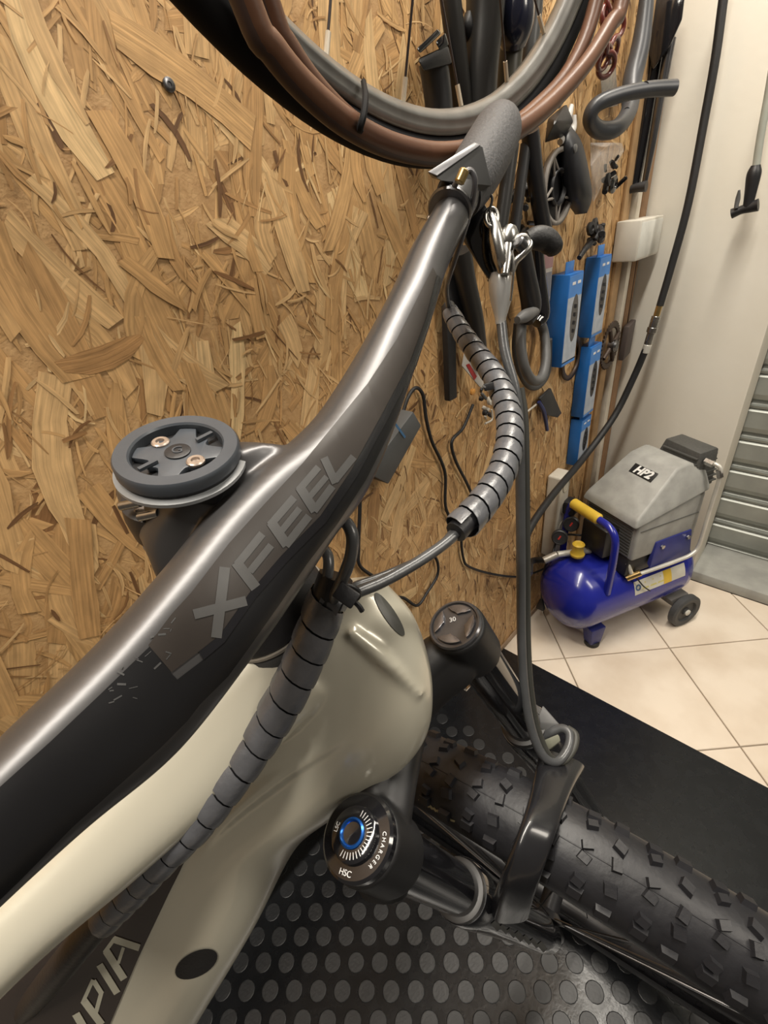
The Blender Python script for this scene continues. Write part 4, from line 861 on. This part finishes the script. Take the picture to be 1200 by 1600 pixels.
# drop bar
t = one(tube('drop_handlebar', [ony(1014, -60, 1.26), ony(1010, 0, 1.26), ony(1001, 70, 1.25), ony(988, 125, 1.23), ony(983, 172, 1.19), ony(963, 200, 1.13), ony(936, 203, 1.09), ony(922, 186, 1.06), ony(932, 164, 1.06), ony(966, 149, 1.09), ony(1010, 140, 1.13), ony(1054, 137, 1.17)],
     [.0120, .0130, .0165, .0175, .0150, .0145, .0140, .0128, .0122, .0118, .0118, .0120], mat('bar_slate', (.04, .043, .050), .38, spec=.6), None, 24, 8), 'dark slate drop handlebar hooked at the right end of the board', 'handlebar')
for px, py, yy in ((979, 172, 1.165), (1008, 132, 1.12)): lathe('drill_hole', basis(ony(px, py+1, yy)+Vector((0, 0, .0)), IMR, -ray(px, py)), [(.0055, 0), (.0055, .001)], black_rubber, t, 14)
# black fork on the far right
t = thing('rigid_fork', 'long black fork hanging in the corner against the white wall', 'fork', ony(1000, 150, 1.4))
hull('crown_end', [ony(x, y, yy) for x, y in ((1022, -20), (1072, -20), (1066, 30), (1048, 70), (1020, 110), (1008, 60)) for yy in (1.36, 1.42)], black_gloss, t, .003)
tube('blade', [ony(1030, 40, 1.39), ony(1018, 120, 1.39), ony(1004, 210, 1.39), ony(990, 292, 1.39)], [.020, .017, .016, .014], black_gloss, t, 20)
tube('rail', [ony(1048, 60, 1.38), ony(1032, 150, 1.38), ony(1018, 230, 1.38), ony(1006, 292, 1.38)], [.010, .009, .008, .006], dark_steel, t, 14)
tube('dropout', [ony(975, 300, 1.37), ony(992, 294, 1.37), ony(1010, 291, 1.37)], [.007, .009, .011], dark_grey, t, 14)
one(cluster('brake_caliper', 'black brake caliper hanging under the drop bar', 'brake', 958, 270, 12, 28, -.45, 9, [black_plastic, black_gloss], 21), 'black brake caliper hanging under the drop bar', 'brake')
one(cluster('yellow_spring', 'tiny olive yellow spring tag by the corner fork', 'spring', 1000, 128, 5, 10, -.44, 4, [mat('olive_yellow', (.35, .30, .05), .5)], 3, .004, .008), 'tiny olive yellow spring tag by the corner fork', 'spring')
# derailleur + strap
t = cluster('rear_derailleur', 'black rear derailleur hanging beside the white junction box', 'derailleur', 930, 365, 12, 14, -.455, 10, [black_plastic, black_rubber, dark_grey], 33)
tube('cage', [onx(928, 372, -.455), onx(915, 388, -.455), onx(905, 403, -.455)], [.008, .006, .005], black_plastic, t, 12)
# junction box
jb = box('junction_box', T3(-.452, 1.405, 1.0), .056, .16, .085, mat('box_white', (.60, .57, .50), .5, scale=10), None, .004); tag(jb, 'white square junction box on the duct near the corner', 'junction box')
box('lid', T3(-.452, 1.405, 1.0), .058, .150, .076, mat('box_lid', (.66, .66, .61), .45), jb, .003)
one(tube('wall_cable', [Vector((-.47, 1.478, .95)), Vector((-.47, 1.48, .85)), Vector((-.468, 1.482, .74))], .0016, black_rubber, None, 6), 'thin black cable dropping below the white junction box', 'cable')
# chain boxes
boxb = mat('box_blue', (.015, .13, .42), .4, col2=(.012, .11, .36), scale=20); boxl = mat('box_light_blue', (.05, .22, .60), .4); boxw = mat('box_print', (.42, .45, .50), .5, scale=60, col2=(.34, .38, .44))
def chain_box(y0, y1, z0, z1, dp, label):
    t = thing('chain_box', label, 'box', (WX, (y0+y1)/2, (z0+z1)/2), 'blue chain boxes hanging on the board')
    yc = (y0+y1)/2; W_ = y1-y0; Hh = z1-z0; X1 = WX+dp
    box('carton', T3(WX+dp/2+.002, yc, (z0+z1)/2), dp, W_, Hh, boxb, t, .0012)
    box('hang_tab', T3(WX+dp*.75, yc-W_*.15, z1+.010), .0016, W_*.55, .024, boxl, t, .0004)
    box('header_print', T3(X1+.0023, yc, z1-Hh*.13), .0008, W_*.94, Hh*.22, boxl, t)
    pr = box('front_print', T3(X1+.0023, yc, z0+Hh*.40), .0008, W_*.94, Hh*.72, boxw, t)
    wd = Matrix.Translation((X1+.0026, yc+W_*.08, z0+Hh*.52)) @ Matrix.Rotation(PI/2, 4, 'Y') @ Matrix.Diagonal((Hh*.26, W_*.24, 1, 1))
    lathe('window', wd, [(1, 0), (1, .0006)], mat('box_window', (.03, .03, .035), .2), pr, 24)
    for k in range(4): cyl('chain_link', (X1+.0034, yc+W_*.08, z0+Hh*(.36+.09*k)), (X1+.0034, yc+W_*.10, z0+Hh*(.40+.09*k)), .0028, dark_steel, pr, 8)
    for k in range(2): box('white_mark', T3(X1+.0028, yc-W_*.15+W_*.36*k, z1-Hh*.10), .0004, W_*.22, Hh*.03, wm, t)
    box('foot_stripe', T3(X1+.0024, yc, z0+Hh*.03), .0006, W_*.94, Hh*.045, boxl, t)
    return t
chain_box(1.005, 1.072, .79, .972, .040, 'blue and grey chain box nearest the silver brake lever')
chain_box(1.172, 1.236, .815, .985, .032, 'blue chain box hanging under the black derailleur')
chain_box(1.185, 1.250, .612, .790, .032, 'blue chain box left of the dark crankset, third one down')
chain_box(1.190, 1.250, .470, .602, .030, 'lowest blue chain box, above the white power strip')
# crankset
t = thing('crankset', 'dark brown chainset with spider mounted near the corner of the board', 'crankset', onx(952, 540, -.47))
cc = onx(952, 540, -.462); cB = basis(cc, YV, XV); cm = mat('crank_brown', (.06, .04, .03), .45, metal=.3)
V2 = []; n_ = 72
for i in range(n_): V2.append(((.062 if i % 2 else .057)*math.cos(2*PI*i/n_), (.062 if i % 2 else .057)*math.sin(2*PI*i/n_)))
vv = [cB @ Vector((x, y, z)) for z in (0, .004) for x, y in V2]+[cB @ Vector((x*.78, y*.78, z)) for z in (0, .004) for x, y in V2]
ff = []
for i in range(n_):
    j = (i+1) % n_; ff += [(i, j, n_+j, n_+i), (n_+i, n_+j, 3*n_+j, 3*n_+i), (2*n_+i, 3*n_+i, 3*n_+j, 2*n_+j), (i, 2*n_+i, 2*n_+j, j)]
mobj('chainring', vv, ff, cm, t, smooth=False)
for k in range(4): a = k*PI/2+.5; cyl('spider_arm', cB @ Vector((0, 0, .006)), cB @ Vector((.050*math.cos(a), .050*math.sin(a), .005)), .007, cm, t, 10, r2=.005)
lathe('axle', cB, [(.016, 0), (.016, .016), (.012, .020), (.006, .018)], dark_steel, t, 20)
one(hull('spare_part_bag', [Vector((x, y, z)) for x in (-.46, -.445) for y, z in ((1.42, .70), (1.47, .71), (1.475, .80), (1.425, .79))], mat('dark_bag', (.06, .045, .04), .5), None, .003), 'small dark packet between crankset and white wall', 'packet')
ch = mobj('chainring', *g_revolve(basis(onx(893, 560, -.475), YV, XV), [(.040, -.002), (.052, -.002), (.052, .002), (.040, .002), (.040, -.002)], 40), cm, None); one(ch, 'thin dark chainring half hidden by the third blue box', 'chainring')
# cards, crank arms, loops
cd_ = box('price_card', T3(-.468, .955, .972), .003, .055, .105, mat('card_white', (.55, .52, .48), .6), None, .0004); tag(cd_, 'pink and white hanging card left of the nearest blue box', 'card')
box('pink_header', T3(-.4662, .955, 1.008), .0008, .054, .036, mat('card_pink', (.42, .25, .26), .6), cd_); box('grey_window', T3(-.4662, .965, .960), .0008, .028, .045, mat('card_grey', (.22, .22, .24), .5), cd_)
t = thing('crank_pair', 'black crank arms hanging behind the silver brake lever, grey pedal end', 'crank', onx(825, 440, -.46))
tube('arm', [onx(815, 385, -.44), onx(822, 430, -.44), onx(830, 478, -.44), onx(822, 502, -.44)], [.014, .0165, .018, .013], black_satin, t, 16)
tube('arm', [onx(838, 385, -.455), onx(842, 440, -.455), onx(846, 490, -.45), onx(838, 505, -.45)], [.012, .014, .016, .010], black_gloss, t, 16)
tube('pedal_end', [onx(808, 500, -.425), onx(820, 494, -.425), onx(836, 486, -.43)], [.006, .011, .008], mid_grey, t, 16)
wtube('inner_tube_loop', [(815, 500, -.46), (814, 540, -.44), (820, 575, -.43), (832, 594, -.43), (846, 590, -.43), (853, 560, -.44), (850, 520, -.46), (840, 495, -.465)], .0095, mat('tube_rubber_grey', (.10, .10, .10), .5), 'folded grey inner tube hanging under the crank arms', 'inner tube')
wtube('inner_tube_loop', [(808, 505, -.465), (805, 545, -.468), (812, 580, -.468), (826, 603, -.468), (842, 603, -.468), (856, 580, -.468), (858, 530, -.465)], .0065, mat('tube_rubber_dark', (.06, .06, .06), .5), 'thin dark inner tube around the outside of the folded grey one', 'inner tube')
wtube('bar_extension', [(718, 392, -.44), (728, 440, -.44), (742, 500, -.44), (752, 570, -.445)], [.017, .015, .014, .012], mat('tube_dark', (0, 0, 0)), 'dark bent tube hanging between the bar and the lever', 'tube')
t = box('rubber_strap', T3(-.468, .640, .905), .012, .022, .15, black_rubber, None, .002); tag(t, 'straight black rubber strap hanging left of the slim spiral wrap', 'strap')
one(hull('dark_sheath', [onx(x, y, xx) for x, y in ((700, 425), (728, 425), (732, 490), (722, 515), (702, 500)) for xx in (-.475, -.455)], dark_grey, None, .003), 'dark grey sheath above the black rubber strap', 'sheath')
t = one(slab('hang_card', [onx(x, y, -.455) for x, y in ((726, 545), (740, 560), (762, 612), (748, 604), (721, 572))], XV*.002, mat('card_white', (0, 0, 0)), None, .0004), 'white card with red print beside the slim spiral wrap', 'card')
slab('red_print', [onx(x, y, -.4525) for x, y in ((728, 570), (733, 568), (745, 588), (741, 594))], XV*.0004, mat('card_red', (.38, .03, .03), .5), t)
t = thing('scraper_tool', 'dark triangular tool with navy handle on the board below the inner tubes', 'tool', onx(858, 640, -.47))
slab('blade', [onx(x, y, -.468) for x, y in ((840, 622), (857, 606), (874, 645), (868, 652), (852, 648))], XV*.006, dark_grey, t, .001)
tube('handle', [onx(842, 628, -.455), onx(850, 645, -.452), onx(855, 672, -.452)], [.004, .005, .004], mat('navy', (.02, .03, .12), .4), t, 12)
tube('pale_stick', [onx(838, 632, -.46), onx(815, 650, -.46)], .0022, white_plastic, t, 8)
t = cluster('plug_connectors', 'tangle of small connectors and clips with an orange LED, on the board behind the wrap', 'connector', 757, 630, 14, 24, -.465, 9, [black_plastic, white_plastic, dark_grey, mid_grey], 17, .005, .011)
lathe('orange_led', basis(onx(737, 612, -.46), YV, XV), [(.006, 0), (.006, .004), (.003, .006)], mat('orange_part', (.75, .35, .08), .4), t, 14)  # orange LED as a solid coloured stud, no emission
tube('white_hook', [onx(768, 640, -.46), onx(769, 655, -.46), onx(758, 662, -.46)], .002, white_plastic, t, 8)
t = one(hull('charger_box', [Vector((x, y, z)) for x in (-.48, -.452) for (y, z) in ((onx(645, 662, -.47).y, onx(645, 662, -.47).z), (onx(632, 640, -.47).y, onx(632, 640, -.47).z), (onx(560, 735, -.47).y, onx(560, 735, -.47).z), (onx(594, 752, -.47).y, onx(594, 752, -.47).z))], mat('slate_box', (.075, .078, .08), .5), None, .002), 'flat slate grey box on the board, half hidden behind the bar', 'box')
slab('blue_line', [onx(x, y, -.4505) for x, y in ((618, 660), (634, 682), (632, 685), (616, 663))], XV*.0004, mat('line_blue', (.05, .15, .30), .5), t)
def wcable(pts, label): return one(tube('wall_cable', [onx(a, b, -.474) for a, b in pts], .0030, black_rubber, None, 8), label, 'cable', None)
wcable([(628, 650), (638, 620), (650, 606), (661, 618), (666, 655), (675, 690), (690, 722), (696, 745), (696, 790), (706, 815), (714, 838)], 'thin black cable curving up from the slate box and down the board')
wcable([(739, 632), (724, 668), (706, 690), (712, 720), (730, 756), (744, 790), (748, 818), (740, 833), (722, 838), (724, 872), (734, 886), (770, 897), (810, 901), (840, 893), (858, 884)], 'thin black cable zigzagging from the connectors towards the compressor')
wcable([(563, 760), (562, 800), (560, 860), (563, 885), (588, 905), (605, 930), (630, 934), (652, 946), (668, 925), (683, 900), (684, 880), (677, 865)], 'thin black cable looping low on the board behind the head tube')
# power strip
t = thing('power_strip', 'white vertical power strip on the board behind the compressor', 'power strip', (WX, 1.105, .35))
box('housing', T3(-.460, 1.105, .355), .040, .058, .26, white_plastic, t, .006, 3)
for k in range(3): lathe('socket', basis((-.4395, 1.108, .45-k*.065), YV, XV), [(.019, 0), (.019, .0012), (.017, .0012), (.016, -.004), (.0, -.004)], mat('socket', (.50, .46, .38), .5), t, 24, cap=False)
box('black_plug', T3(-.425, 1.12, .385), .035, .04, .04, black_plastic, t, .006)
tube('strip_lead', [Vector((-.462, 1.10, .228)), Vector((-.462, 1.10, .19)), Vector((-.465, 1.105, .12))], .004, white_plastic, t, 8)
